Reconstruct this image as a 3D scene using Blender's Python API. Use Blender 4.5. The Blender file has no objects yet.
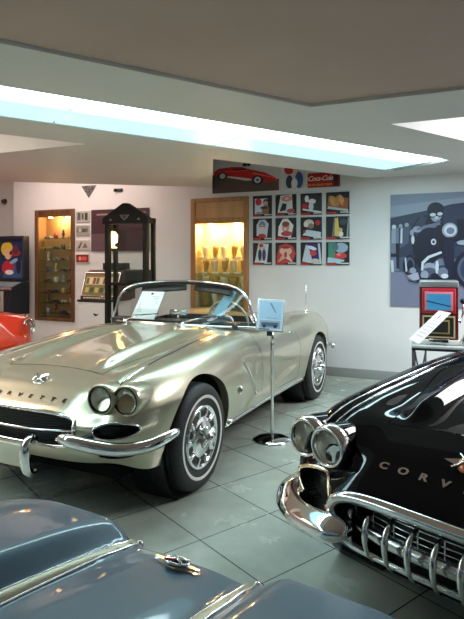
import bpy, bmesh, math, random
import numpy as np
from mathutils import Vector, Matrix
from mathutils.bvhtree import BVHTree
from mathutils.geometry import tessellate_polygon
C = bpy.context.scene.collection
PI = math.pi
random.seed(7)

# ------------------------------------------------------------------ materials
MATS = {}
def mat(name, col, rough=.5, metal=0., coat=0., emit=None, es=0., trans=0., bump=0., bscale=200., spec=.5, ior=1.5, coatr=.04):
    if name in MATS: return MATS[name]
    m = bpy.data.materials.new(name); m.use_nodes = True
    nt = m.node_tree; b = nt.nodes['Principled BSDF']
    b.inputs['Base Color'].default_value = (*col, 1)
    b.inputs['Roughness'].default_value = rough
    b.inputs['Metallic'].default_value = metal
    b.inputs['Coat Weight'].default_value = coat
    b.inputs['Coat Roughness'].default_value = coatr
    b.inputs['Specular IOR Level'].default_value = spec
    b.inputs['IOR'].default_value = ior
    b.inputs['Transmission Weight'].default_value = trans
    if emit:
        b.inputs['Emission Color'].default_value = (*emit, 1); b.inputs['Emission Strength'].default_value = es
    if bump:
        tc = nt.nodes.new('ShaderNodeTexCoord'); n = nt.nodes.new('ShaderNodeTexNoise'); n.inputs['Scale'].default_value = bscale
        bp = nt.nodes.new('ShaderNodeBump'); bp.inputs['Strength'].default_value = bump; bp.inputs['Distance'].default_value = .004
        nt.links.new(tc.outputs['Object'], n.inputs['Vector']); nt.links.new(n.outputs['Fac'], bp.inputs['Height']); nt.links.new(bp.outputs['Normal'], b.inputs['Normal'])
    MATS[name] = m
    return m
def srgb(r, g, b):
    f = lambda c: ((c/255+.055)/1.055)**2.4 if c/255 > .04045 else c/255/12.92
    return (f(r), f(g), f(b))
def flat(r, g, b, rough=.45):                       # printed / painted colour given in sRGB
    return mat('print_%d_%d_%d' % (r, g, b), srgb(r, g, b), rough)
def noisy(name, c1, c2, scale, rough, detail=4, metal=0., bump=.0, stretch=(1,1,1), coat=0.):
    if name in MATS: return MATS[name]
    m = mat(name, c1, rough, metal, coat)
    nt = m.node_tree; b = nt.nodes['Principled BSDF']
    tc = nt.nodes.new('ShaderNodeTexCoord'); mp = nt.nodes.new('ShaderNodeMapping'); mp.inputs['Scale'].default_value = stretch
    n = nt.nodes.new('ShaderNodeTexNoise'); n.inputs['Scale'].default_value = scale; n.inputs['Detail'].default_value = detail
    r = nt.nodes.new('ShaderNodeValToRGB'); r.color_ramp.elements[0].color = (*c1, 1); r.color_ramp.elements[1].color = (*c2, 1)
    r.color_ramp.elements[0].position = .35; r.color_ramp.elements[1].position = .65
    L = nt.links.new
    L(tc.outputs['Object'], mp.inputs['Vector']); L(mp.outputs[0], n.inputs['Vector']); L(n.outputs['Fac'], r.inputs['Fac']); L(r.outputs[0], b.inputs['Base Color'])
    if bump:
        bp = nt.nodes.new('ShaderNodeBump'); bp.inputs['Strength'].default_value = bump; bp.inputs['Distance'].default_value = .003
        L(n.outputs['Fac'], bp.inputs['Height']); L(bp.outputs[0], b.inputs['Normal'])
    return m
def glass(name, col=(1, 1, 1), tint=.9):            # thin architectural glass: see-through plus a sharp reflection
    if name in MATS: return MATS[name]
    m = bpy.data.materials.new(name); m.use_nodes = True; nt = m.node_tree; nt.nodes.clear()
    o = nt.nodes.new('ShaderNodeOutputMaterial'); mx = nt.nodes.new('ShaderNodeMixShader'); t = nt.nodes.new('ShaderNodeBsdfTransparent'); g = nt.nodes.new('ShaderNodeBsdfGlossy')
    lw_ = nt.nodes.new('ShaderNodeLayerWeight'); lw_.inputs['Blend'].default_value = .5
    pw = nt.nodes.new('ShaderNodeMath'); pw.operation = 'POWER'; pw.inputs[1].default_value = 4.2; nt.links.new(lw_.outputs['Facing'], pw.inputs[0])
    f = nt.nodes.new('ShaderNodeMath'); f.operation = 'MULTIPLY_ADD'; f.inputs[1].default_value = .8; f.inputs[2].default_value = .035; nt.links.new(pw.outputs[0], f.inputs[0])
    t.inputs['Color'].default_value = (col[0]*tint, col[1]*tint, col[2]*tint, 1); g.inputs['Roughness'].default_value = .02
    nt.links.new(f.outputs[0], mx.inputs['Fac']); nt.links.new(t.outputs[0], mx.inputs[1]); nt.links.new(g.outputs[0], mx.inputs[2]); nt.links.new(mx.outputs[0], o.inputs['Surface'])
    MATS[name] = m
    return m

CHROME = mat('chrome', (.86, .87, .88), .06, 1.)
REFL = mat('lamp_reflector', (.95, .94, .90), .38, 1.)
CHROME_SOFT = mat('satin_chrome', (.74, .74, .73), .2, 1.)
GOLDCHROME = mat('warm_chrome', (.85, .66, .45), .12, 1.)
BLACK = mat('black_trim', (.012, .012, .013), .4)
DARKIN = mat('dark_interior', (.02, .02, .022), .6)
VINYL = mat('dark_vinyl', (.025, .026, .03), .38, bump=.2, bscale=300)
RUBBER = noisy('tyre_rubber', (.016, .016, .017), (.03, .03, .03), 60, .62)
WHITEW = mat('whitewall_rubber', (.8, .78, .72), .5)
GLASS = glass('clear_glass', (.95, 1, .98), .93)
LENS = glass('lamp_lens', (1, .98, .92), .92)
WHITE = mat('white_paint', (.8, .79, .77), .5)
PAPER = mat('paper', (.86, .88, .9), .6)

# ------------------------------------------------------------------ mesh builder
class MB:
    def __init__(s): s.v = []; s.f = []; s.m = []; s.mats = []; s.sm = []
    def mi(s, m):
        if m not in s.mats: s.mats.append(m)
        return s.mats.index(m)
    def add(s, vs, fs, m, smooth=False):
        o = len(s.v); s.v += [tuple(p) for p in vs]; k = s.mi(m)
        for f in fs: s.f.append(tuple(o+i for i in f)); s.m.append(k); s.sm.append(smooth)
        return s
    def box(s, lo, hi, m, bev=0.):
        (x0, y0, z0), (x1, y1, z1) = lo, hi
        if bev <= 0:
            vs = [(x, y, z) for x in (x0, x1) for y in (y0, y1) for z in (z0, z1)]
            return s.add(vs, [(0, 1, 3, 2), (4, 6, 7, 5), (0, 4, 5, 1), (2, 3, 7, 6), (0, 2, 6, 4), (1, 5, 7, 3)], m)
        bm = bmesh.new(); bmesh.ops.create_cube(bm, size=1)
        for v in bm.verts: v.co = Vector(((x0+x1)/2+v.co.x*(x1-x0), (y0+y1)/2+v.co.y*(y1-y0), (z0+z1)/2+v.co.z*(z1-z0)))
        bmesh.ops.bevel(bm, geom=list(bm.edges), offset=min(bev, .49*min(x1-x0, y1-y0, z1-z0)), segments=3, affect='EDGES', profile=.5)
        return s.addbm(bm, m, True)
    def addbm(s, bm, m, smooth=False):
        bm.verts.index_update(); s.add([v.co[:] for v in bm.verts], [[v.index for v in f.verts] for f in bm.faces], m, smooth); bm.free(); return s
    def xf(s, M, start=0):
        for i in range(start, len(s.v)): s.v[i] = tuple(M @ Vector(s.v[i]))
        return s
    def tube(s, path, r, m, n=8, closed=False, cap=True):
        P = [Vector(p) for p in path]; K = len(P); rs = r if hasattr(r, '__len__') else [r]*K
        vs = []; up = None
        for i in range(K):
            if closed: t = P[(i+1) % K]-P[i-1]
            else: t = P[min(i+1, K-1)]-P[max(i-1, 0)]
            t.normalize()
            if up is None:
                up = Vector((0, 0, 1)) if abs(t.z) < .9 else Vector((0, 1, 0))
            a = up-t*up.dot(t)
            if a.length < 1e-4: a = t.orthogonal()
            a.normalize(); b = t.cross(a); up = a
            for k in range(n):
                w = 2*PI*k/n; vs.append(P[i]+(a*math.cos(w)+b*math.sin(w))*rs[i])
        fs = []
        for i in range(K if closed else K-1):
            j = (i+1) % K
            for k in range(n): fs.append((i*n+k, i*n+(k+1) % n, j*n+(k+1) % n, j*n+k))
        if cap and not closed: fs += [tuple(range(n))[::-1], tuple((K-1)*n+k for k in range(n))]
        return s.add(vs, fs, m, True)
    def sweep(s, path, prof, outs, m, scales=None):
        """closed profile (outward, up) swept along path; outs = outward direction at each point"""
        n = len(prof); vs = []
        for i, p in enumerate(path):
            o = Vector(outs[i]); o.normalize(); k = scales[i] if scales else 1
            for a, b in prof: vs.append(Vector(p)+o*a*k+Vector((0, 0, b*k)))
        fs = [(i*n+k, i*n+(k+1) % n, (i+1)*n+(k+1) % n, (i+1)*n+k) for i in range(len(path)-1) for k in range(n)]
        fs += [tuple(range(n))[::-1], tuple((len(path)-1)*n+k for k in range(n))]
        return s.add(vs, fs, m, True)
    def lathe(s, prof, m, n=32, M=None, smooth=True, a0=0., a1=2*PI):
        """prof: (radius, height); about local z, then M"""
        full = abs(a1-a0-2*PI) < 1e-6; K = n if full else n+1
        vs = []
        for r, h in prof:
            for k in range(K):
                w = a0+(a1-a0)*k/n; p = Vector((r*math.cos(w), r*math.sin(w), h)); vs.append(M @ p if M else p)
        fs = [(i*K+k, i*K+(k+1) % K, (i+1)*K+(k+1) % K, (i+1)*K+k) for i in range(len(prof)-1) for k in range(n)]
        return s.add(vs, fs, m, smooth)
    def prism(s, poly, z0, z1, m, M=None, smooth=False):
        n = len(poly); vs = [Vector((x, y, z)) for z in (z0, z1) for x, y in poly]
        if M: vs = [M @ v for v in vs]
        return s.add(vs, [tuple(range(n))[::-1], tuple(range(n, 2*n))]+[(k, (k+1) % n, n+(k+1) % n, n+k) for k in range(n)], m, smooth)
    def build(s, name, parent=None, loc=None, doubles=False):
        me = bpy.data.meshes.new(name); me.from_pydata([tuple(v) for v in s.v], [], s.f)
        for m in s.mats: me.materials.append(m)
        me.polygons.foreach_set('material_index', s.m); me.polygons.foreach_set('use_smooth', s.sm)
        if doubles:
            bm = bmesh.new(); bm.from_mesh(me); bmesh.ops.remove_doubles(bm, verts=bm.verts, dist=2e-4); bm.to_mesh(me); bm.free()
        me.update()
        o = bpy.data.objects.new(name, me); C.objects.link(o)
        if parent: o.parent = parent
        if loc: o.location = loc
        return o
def tag(o, label, cat, group=None, kind=None):
    o['label'] = label; o['category'] = cat
    if group: o['group'] = group
    if kind: o['kind'] = kind
    return o
def struct(o): o['kind'] = 'structure'; return o
def thing(name, label, cat, loc=(0, 0, 0), rz=0., group=None):
    o = bpy.data.objects.new(name, None); C.objects.link(o); o.location = loc; o.rotation_euler = (0, 0, rz); o.empty_display_size = .1
    return tag(o, label, cat, group)
def copy_tree(o, parent=None):
    c = o.copy(); C.objects.link(c)
    if parent: c.parent = parent
    for ch in list(o.children): copy_tree(ch, c)
    return c
def text_mesh(txt, size, depth, m, shear=0., spacing=1., bold=0.):
    """lettering as an MB laid in the xy plane, centred, front towards +z"""
    cu = bpy.data.curves.new('txt', 'FONT'); cu.body = txt; cu.size = size; cu.extrude = depth; cu.align_x = 'CENTER'; cu.align_y = 'CENTER'; cu.shear = shear; cu.space_character = spacing; cu.offset = bold; cu.resolution_u = 3
    o = bpy.data.objects.new('txt', cu); C.objects.link(o); bpy.context.view_layer.update()
    me = bpy.data.meshes.new_from_object(o.evaluated_get(bpy.context.evaluated_depsgraph_get()))
    b = MB(); b.add([v.co[:] for v in me.vertices], [tuple(p.vertices) for p in me.polygons], m)
    bpy.data.objects.remove(o); bpy.data.curves.remove(cu); bpy.data.meshes.remove(me)
    return b

# ------------------------------------------------------------------ camera
F_, HY, H_ = 550., 259., 1.50
PHI = math.radians(23.5); cs, sn = math.cos(PHI), math.sin(PHI)
cam = bpy.data.cameras.new('camera'); co = bpy.data.objects.new('camera', cam); C.objects.link(co)
cam.sensor_fit = 'VERTICAL'; cam.sensor_height = 24; cam.lens = F_/619*24
cam.shift_y = -(309.5-HY)/619; cam.clip_start = .02
co.location = (0, 0, H_); co.rotation_euler = (PI/2, 0, PHI)
bpy.context.scene.camera = co
def ray(px): a = (px-232)/F_; return (a*cs-sn, a*sn+cs)
def atY(px, py, y):                                   # point where the sight line meets the plane y = const
    dx, dy = ray(px); t = y/dy; return Vector((t*dx, y, H_+(HY-py)/F_*t))
def atZ(px, py, z):
    dx, dy = ray(px); t = F_*(z-H_)/(HY-py); return Vector((t*dx, t*dy, z))
def atD(px, py, t):
    dx, dy = ray(px); return Vector((t*dx, t*dy, H_+(HY-py)/F_*t))
YW = 7.0

# ------------------------------------------------------------------ room
XL, XR, YB, ZS, ZC = -9.4, 4.0, -3.5, 2.51, 3.1
def wall_mat():
    return noisy('white_plaster', srgb(226, 224, 224), srgb(219, 217, 217), 1.2, .6, bump=.03)
WM = wall_mat()
def floor_mat():
    m = mat('stone_tiles', (.3, .33, .31), .22)
    nt = m.node_tree; b = nt.nodes['Principled BSDF']; L = nt.links.new
    tc = nt.nodes.new('ShaderNodeTexCoord'); mp = nt.nodes.new('ShaderNodeMapping'); mp.vector_type = 'TEXTURE'
    mp.inputs['Location'].default_value = (-1.327, 2.624, 0); mp.inputs['Rotation'].default_value = (0, 0, math.radians(-28.5)); mp.inputs['Scale'].default_value = (.5, .5, .5)
    L(tc.outputs['Object'], mp.inputs['Vector'])
    sx = nt.nodes.new('ShaderNodeSeparateXYZ'); L(mp.outputs[0], sx.inputs[0])
    def mth(op, a, v=None):
        n = nt.nodes.new('ShaderNodeMath'); n.operation = op
        L(a, n.inputs[0])
        if v is not None:
            if hasattr(v, 'links'): L(v, n.inputs[1])
            else: n.inputs[1].default_value = v
        return n.outputs[0]
    def edge(o):
        f = mth('FRACT', o); f2 = mth('SUBTRACT', f, .5); return mth('ABSOLUTE', f2)
    e = mth('MAXIMUM', edge(sx.outputs[0]), edge(sx.outputs[1]))
    g = mth('GREATER_THAN', e, .4935)
    n1 = nt.nodes.new('ShaderNodeTexNoise'); n1.inputs['Scale'].default_value = 2.2; n1.inputs['Detail'].default_value = 8; n1.inputs['Roughness'].default_value = .62; L(tc.outputs['Object'], n1.inputs['Vector'])
    rp = nt.nodes.new('ShaderNodeValToRGB'); rp.color_ramp.elements[0].color = (*srgb(152, 158, 148), 1); rp.color_ramp.elements[1].color = (*srgb(180, 186, 175), 1)
    rp.color_ramp.elements[0].position = .3; rp.color_ramp.elements[1].position = .7
    L(n1.outputs['Fac'], rp.inputs['Fac'])
    fl = nt.nodes.new('ShaderNodeTexWhiteNoise'); fv = nt.nodes.new('ShaderNodeVectorMath'); fv.operation = 'FLOOR'; L(mp.outputs[0], fv.inputs[0]); L(fv.outputs[0], fl.inputs['Vector'])
    mul = nt.nodes.new('ShaderNodeMapRange'); mul.inputs['To Min'].default_value = .93; mul.inputs['To Max'].default_value = 1.05; L(fl.outputs['Value'], mul.inputs[0])
    vm = nt.nodes.new('ShaderNodeVectorMath'); vm.operation = 'SCALE'; L(rp.outputs[0], vm.inputs[0]); L(mul.outputs[0], vm.inputs['Scale'])
    mx = nt.nodes.new('ShaderNodeMix'); mx.data_type = 'RGBA'; L(g, mx.inputs['Factor']); L(vm.outputs[0], mx.inputs[6]); mx.inputs[7].default_value = (*srgb(62, 66, 62), 1)
    L(mx.outputs[2], b.inputs['Base Color'])
    rr = nt.nodes.new('ShaderNodeMapRange'); rr.inputs['To Min'].default_value = .25; rr.inputs['To Max'].default_value = .29; L(n1.outputs['Fac'], rr.inputs[0]); L(rr.outputs[0], b.inputs['Roughness'])
    bp = nt.nodes.new('ShaderNodeBump'); bp.inputs['Strength'].default_value = .25; bp.inputs['Distance'].default_value = .004; bp.invert = True; L(g, bp.inputs['Height']); L(bp.outputs[0], b.inputs['Normal'])
    return m
struct(MB().box((XL, YB, -.1), (XR, 7.6, 0), floor_mat()).build('floor'))
TAUPE = noisy('taupe_ceiling_paint', srgb(190, 166, 154), srgb(184, 160, 148), 2, .7)
struct(MB().box((XL, YB, ZC), (XR, 7.6, ZC+.1), TAUPE).build('ceiling'))
xc = atY(13.5, 250, YW).x                              # where the long back wall steps back
YF = YW-.025                                          # front plane of the built-in cabinets
OPEN = []
for (pa, pb_, pt, pbot) in ((34.5, 74, 209.5, 321), (190.5, 248.5, 197.5, None)):
    x0, x1 = atY(pa, 250, YF).x, atY(pb_, 250, YF).x; zt = atY((pa+pb_)/2, pt, YF).z; zb = atY((pa+pb_)/2, pbot, YF).z if pbot else .35
    OPEN.append((x0, x1, zb, zt))
b = MB(); cur = xc
for (x0, x1, z0, z1) in OPEN:
    g_ = .012
    b.box((cur, YW, 0), (x0+g_, YW+.5, ZC), WM); b.box((x0+g_, YW, 0), (x1-g_, YW+.5, z0+g_), WM); b.box((x0+g_, YW, z1-g_), (x1-g_, YW+.5, ZC), WM); b.box((x0+g_, YW+.42, z0), (x1-g_, YW+.5, z1), WM); cur = x1-g_
b.box((cur, YW, 0), (XR, YW+.5, ZC), WM)
struct(b.build('wall_back'))
struct(MB().box((XL, YW+.22, 0), (xc, YW+.5, ZC), WM).build('wall_alcove'))
struct(MB().box((XL-.1, YB, 0), (XL, 7.6, ZC), WM).build('wall_left'))
struct(MB().box((XR, YB, 0), (XR+.1, 7.6, ZC), WM).build('wall_right'))
struct(MB().box((XL, YB-.1, 0), (XR, YB, ZC), WM).build('wall_front'))
BBM = mat('grey_tile_skirting', srgb(150, 152, 148), .35)
struct(MB().box((xc, YW-.015, 0), (XR, YW, .115), BBM, .004).build('baseboard_back'))
# dropped soffit with its light slot and recesses
d1 = Vector((math.sin(math.radians(32.5)), math.cos(math.radians(32.5))))
def ln(p, k): return (p[0]+d1.x*k, p[1]+d1.y*k)
nl0 = ln((-2.52, 2.40), -5.2); nl1 = ln((-2.52, 2.40), 4.32)
wd = .80; fo = (-d1.y*wd, d1.x*wd)
fl0 = (nl0[0]+fo[0]*.80, nl0[1]+fo[1]*.80); fl1 = (nl1[0]+fo[0]+d1.x*.12, nl1[1]+fo[1]+d1.y*.12)
outer = [(XR, YB), (XR, YW), (-1.16, YW), (-2.39, 5.02), (-3.35, YW), (XL, 2.66), (XL, YB)]
recA = [(-.98, 3.56), (3.5, 3.56), (3.5, -3.0), ln((-.98, 3.56), -7.6)]
slot = [nl0, nl1, fl1, fl0]
recC = [(-.55, 4.25), (3.5, 4.25), (3.5, 6.4), (.70, 6.4)]
recD = [(-3.11, 3.92), (-6.2, 3.92), (-6.2, -1.2), ln((-3.11, 3.92), -6.0)]
SOFM = noisy('soffit_paint', srgb(216, 216, 212), srgb(211, 211, 207), 1.5, .6)
def soffit():
    b = MB(); loops = [outer, recA, slot, recC, recD]
    polys = [[Vector((x, y, 0)) for x, y in l] for l in loops]; tris = tessellate_polygon(polys)
    pts = [p for l in polys for p in l]
    b.add([(p.x, p.y, ZS) for p in pts], [tuple(t) for t in tris], SOFM)
    for l in loops:
        n = len(l); b.add([(x, y, z) for z in (ZS, ZC) for x, y in l], [(k, (k+1) % n, n+(k+1) % n, n+k) for k in range(n)], SOFM)
    return b.build('ceiling_soffit')
struct(soffit())
b = MB(); n = len(recA); b.add([(x, y, ZS+.02) for x, y in recA]+[(x*1.0, y, ZS+.05) for x, y in recA], [tuple(range(n)), tuple(range(n, 2*n))[::-1]], TAUPE); struct(b.build('ceiling_recess'))
# slot: a shallow white tray; near half carries the lit diffusers, far half slopes back down to the soffit
LITM = mat('lit_diffuser', (.9, .95, 1), .4, emit=(.66, .94, 1.0), es=6.0)
LITC = mat('lit_diffuser_cyan', (.12, .14, .15), .4, emit=(.46, .88, .96), es=.60)
def slot_pt(k, w, z): p = ln(nl0, k); w *= .80+.20*k/9.52; return (p[0]+fo[0]*w, p[1]+fo[1]*w, z)
slen = (Vector(nl1)-Vector(nl0)).length
COVEM = mat('cove_paint', srgb(228, 234, 234), .55)
b = MB()
b.add([slot_pt(0, 0, ZS+.10), slot_pt(slen+.02, 0, ZS+.10), slot_pt(slen+.12, 1, ZS+.10), slot_pt(0, 1, ZS+.10)], [(0, 1, 2, 3)], COVEM)
struct(b.build('ceiling_light_cove'))
segs = [0, 2.15, 4.30, 5.72, 7.15, 8.4, slen-.05]
places = ['farthest behind the viewer', 'next one out beyond the left edge', 'crossing the left edge of the photo', 'second of the visible row from the left', 'second from the back wall', 'ending at the back wall']
for i in range(6):
    a0, a1 = segs[i]+.012, segs[i+1]-.012; off = .012*(i % 2)
    t = thing('strip_light', 'cold white ceiling strip light panel, '+places[i], 'ceiling light', slot_pt((a0+a1)/2, .3, ZS+.10), 0, 'strip light panels in the ceiling slot')
    inv = Vector(t.location)
    def loc(k, w, z): return Vector(slot_pt(k, w, z))-inv
    def slab(w0, w1, z0, z1, m, ex=0.):
        bb = MB(); bb.add([loc(k, w, z) for z in (z0, z1) for k, w in ((a0-ex, w0), (a1+ex, w0), (a1+ex, w1), (a0-ex, w1))], [(0, 1, 2, 3), (7, 6, 5, 4), (0, 4, 5, 1), (1, 5, 6, 2), (2, 6, 7, 3), (3, 7, 4, 0)], m); return bb
    slab(.015+off, .40+off, ZS+.012, ZS+.03, LITM).build('diffuser', t)
    slab(.438+off, .985, ZS+.004, ZS+.03, LITC).build('tinted_diffuser', t)
    slab(.012, .988, ZS+.031, ZS+.095, mat('light_housing', (.12, .16, .18), .5), .004).build('housing', t)

# ------------------------------------------------------------------ car shell generator (x across, y rearward, z up)
def ss(a, b, x): t = np.clip((x-a)/(b-a), 0, 1); return t*t*(3-2*t)
def spl(pts):
    xs = np.array([p[0] for p in pts]); ys = np.array([p[1] for p in pts]); h = np.diff(xs); dl = np.diff(ys)/h
    m = np.zeros(len(xs)); m[0] = dl[0]; m[-1] = dl[-1]
    for i in range(1, len(xs)-1):
        m[i] = 0 if dl[i-1]*dl[i] <= 0 else 2*dl[i-1]*dl[i]/(dl[i-1]+dl[i])
    def f(x):
        x = np.clip(x, xs[0], xs[-1]); i = np.clip(np.searchsorted(xs, x)-1, 0, len(xs)-2); t = (x-xs[i])/h[i]
        return (1+2*t)*(1-t)**2*ys[i]+t*(1-t)**2*h[i]*m[i]+t*t*(3-2*t)*ys[i+1]+t*t*(t-1)*h[i]*m[i+1]
    return f
def curve_pts(pts, n):
    """Catmull-Rom through 2-D/3-D points, resampled evenly"""
    P = np.array(pts, float); Q = np.vstack([2*P[0]-P[1], P, 2*P[-1]-P[-2]]); out = []
    for i in range(len(P)-1):
        a, b_, c, d = Q[i:i+4]
        for t in np.linspace(0, 1, 30, endpoint=False):
            out.append(.5*(2*b_+(c-a)*t+(2*a-5*b_+4*c-d)*t*t+(3*b_-a-3*c+d)*t**3))
    out.append(P[-1]); out = np.array(out); L = np.r_[0, np.cumsum(np.linalg.norm(np.diff(out, axis=0), axis=1))]
    s = np.linspace(0, L[-1], n); return np.stack([np.interp(s, L, out[:, k]) for k in range(out.shape[1])], 1)

class Shell:
    def __init__(s, outline, T, zb, zr, roll, tuck, spine, NH=250, NB=26, NR=12, NL=42):
        h = curve_pts(outline, NH)                     # (y, x) half outline, nose -> tail
        y = np.r_[h[:, 0], h[-2:0:-1, 0]]; x = np.r_[h[:, 1], -h[-2:0:-1, 1]]; N = len(y)
        ty = np.roll(y, -1)-np.roll(y, 1); tx = np.roll(x, -1)-np.roll(x, 1); l = np.hypot(tx, ty); nx, ny = -ty/l, tx/l
        # inward normal
        sgn = np.sign((nx*(0-x)+ny*(np.clip(y, spine[0], spine[1])-y))); sgn[sgn == 0] = 1; nx *= sgn; ny *= sgn
        ZB, ZR, RO, TU = zb(y, x), zr(y, x), roll(y, x), tuck(y, x)
        rows = []
        for i in range(NB+1):
            t = i/NB; z = ZR+(ZB-ZR)*t; d = TU*(1-t)**2
            rows.append((x+nx*d, y+ny*d, z))
        for k in range(1, NR+1):
            p = k/NR*PI/2; d = RO*(1-math.cos(p)); px, py = x+nx*d, y+ny*d
            rows.append((px, py, ZB+(T(py, px)-ZB)*math.sin(p)))
        p0x, p0y = x+nx*RO, y+ny*RO; qy = np.clip(y, spine[0], spine[1])
        for k in range(1, NL+1):
            t = k/NL; px, py = p0x*(1-t), p0y+(qy-p0y)*t
            rows.append((px, py, T(py, px)))
        V = np.array([np.stack(r, 1) for r in rows]); R = len(rows)
        s.V = V.reshape(-1, 3); idx = np.arange(R*N).reshape(R, N); F = []
        for r in range(R-1):
            a, b_ = idx[r], idx[r+1]
            for j in range(N):
                j2 = (j+1) % N; F.append((a[j], a[j2], b_[j2], b_[j]))
        s.F = F
        bm = bmesh.new(); vs = [bm.verts.new(p) for p in s.V]
        for f in F: bm.faces.new([vs[i] for i in f])
        bmesh.ops.remove_doubles(bm, verts=bm.verts, dist=3e-4); bm.verts.index_update()
        s.V = np.array([v.co[:] for v in bm.verts]); s.F = [tuple(v.index for v in f.verts) for f in bm.faces]
        s.bvh = BVHTree.FromBMesh(bm); bm.free()
    def nose(s, x, z, off=0.):
        p, n, _, _ = s.bvh.ray_cast(Vector((x, -3, z)), Vector((0, 1, 0)))
        return None if p is None else p+Vector((0, -1, 0))*off
    def tail(s, x, z, off=0.):
        p, n, _, _ = s.bvh.ray_cast(Vector((x, 6, z)), Vector((0, -1, 0)))
        return None if p is None else p+Vector((0, 1, 0))*off
    def top(s, x, y, off=0.):
        p, n, _, _ = s.bvh.ray_cast(Vector((x, y, 4)), Vector((0, 0, -1)))
        return None if p is None else p+Vector((0, 0, 1))*off
    def side(s, y, z, sg=1, off=0.):
        p, n, _, _ = s.bvh.ray_cast(Vector((3*sg, y, z)), Vector((-sg, 0, 0)))
        return None if p is None else p+Vector((sg, 0, 0))*off
def clip(V, F, fld):
    """keep the part of the surface where fld > 0"""
    val = fld(V[:, 0], V[:, 1], V[:, 2]); nv = [tuple(p) for p in V]; ed = {}; out = []
    pos = val > 0
    for f in F:
        pf = [pos[i] for i in f]
        if all(pf): out.append(f); continue
        if not any(pf): continue
        g = []
        n = len(f)
        for k in range(n):
            a, b_ = f[k], f[(k+1) % n]
            if pos[a]: g.append(a)
            if pos[a] != pos[b_]:
                key = (min(a, b_), max(a, b_))
                if key not in ed:
                    t = val[a]/(val[a]-val[b_]); ed[key] = len(nv); nv.append(tuple(V[a]+(V[b_]-V[a])*t))
                g.append(ed[key])
        if len(g) > 2: out.append(tuple(g))
    used = sorted({i for f in out for i in f}); mp = {o: i for i, o in enumerate(used)}
    return (np.array([nv[i] for i in used]) if used else np.zeros((0, 3))), [tuple(mp[i] for i in f) for f in out]
def rim(V, F, cond):
    """boundary edges whose two ends satisfy cond"""
    cnt = {}
    for f in F:
        for k in range(len(f)):
            a, b_ = f[k], f[(k+1) % len(f)]; key = (min(a, b_), max(a, b_)); cnt[key] = cnt.get(key, 0)+1
    return [k for k, c in cnt.items() if c == 1 and cond(V[k[0]]) and cond(V[k[1]])]
def loops_of(edges):
    adj = {}
    for a, b_ in edges: adj.setdefault(a, []).append(b_); adj.setdefault(b_, []).append(a)
    seen = set(); out = []
    for st in sorted(adj, key=lambda k: len(adj[k])):
        if st in seen: continue
        l = [st]; seen.add(st); cur = st
        while True:
            nx = [q for q in adj[cur] if q not in seen]
            if not nx: break
            cur = nx[0]; seen.add(cur); l.append(cur)
        out.append(l)
    return out
def lip(mb, V, edges, move, m):
    ids = sorted({i for e in edges for i in e}); mp = {o: i for i, o in enumerate(ids)}; n = len(ids)
    mb.add([tuple(V[i]) for i in ids]+[tuple(move(V[i])) for i in ids], [(mp[a], mp[b_], n+mp[b_], n+mp[a]) for a, b_ in edges], m, True)

# ------------------------------------------------------------------ classic convertible body
OUT = [(-.80, 0), (-.797, .2), (-.785, .40), (-.745, .55), (-.675, .67), (-.56, .765), (-.38, .828), (-.1, .855), (.3, .862), (.8, .855), (1.3, .853), (1.9, .868), (2.4, .89), (2.8, .885), (3.15, .83), (3.42, .70), (3.58, .5), (3.66, .25), (3.675, 0)]
Tc = spl([(-.80, .60), (-.72, .64), (-.634, .69), (-.556, .735), (-.46, .772), (-.37, .80), (-.1, .85), (.3, .89), (.7, .925), (1.0, .94), (1.3, .925), (2.1, .895), (2.5, .90), (2.9, .87), (3.2, .80), (3.5, .68), (3.675, .60)])
Tf = spl([(-.80, .575), (-.68, .60), (-.63, .635), (-.585, .71), (-.545, .765), (-.48, .79), (-.37, .818), (-.1, .852), (.3, .885), (.52, .90), (.9, .912), (1.2, .905), (1.6, .892), (2.1, .895), (2.5, .918), (2.84, .912), (3.2, .82), (3.5, .68), (3.675, .58)])
def Tcar(y, x):
    v = np.abs(x); c = .61+.06*ss(1.6, 2.6, y)
    w = ss(.34, .56, v); t = Tc(y)*(1-w)+Tf(y)*w
    hood = ss(-.45, -.2, y)*(1-ss(.55, .95, y))
    t = t-.02*np.exp(-((v-.45)/.06)**2)*hood
    t = t+.045*np.exp(-((v-.33)/np.where(v > .33, .022, .06))**2)*ss(-.40, -.24, y)*(1-ss(.45, .85, y))
    t = t-1.5*np.maximum(0, v-c)**2
    t = t-.012*np.exp(-((v-.60)/.018)**2)*ss(-.62, -.5, y)*(1-ss(.1, .5, y))      # crease along each fender crown
    return t
def nz(y): return 1-ss(-.72, -.45, y)
def tl(y): return ss(3.1, 3.5, y)
zbC = lambda y, x: .62-.06*nz(y)-.05*tl(y)
zrC = lambda y, x: .275+.065*nz(y)+.08*tl(y)
roC = lambda y, x: .15-.055*nz(y)-.03*tl(y)
tuC = lambda y, x: .05+.04*nz(y)+.06*tl(y)
AR = [(.03, .335, .405), (2.585, .335, .385)]
def cove_field(V):
    y, z = V[:, 1], V[:, 2]
    top = .735-.17*ss(.6, 2.0, y)+.0*y; bot = .37+.10*ss(1.2, 2.0, y)
    fr = .66+(.74-z)*.85
    m = ss(0, .018, y-fr)*ss(0, .03, top-z)*ss(0, .03, z-bot)*(1-ss(1.7, 2.0, y))
    return m
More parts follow.
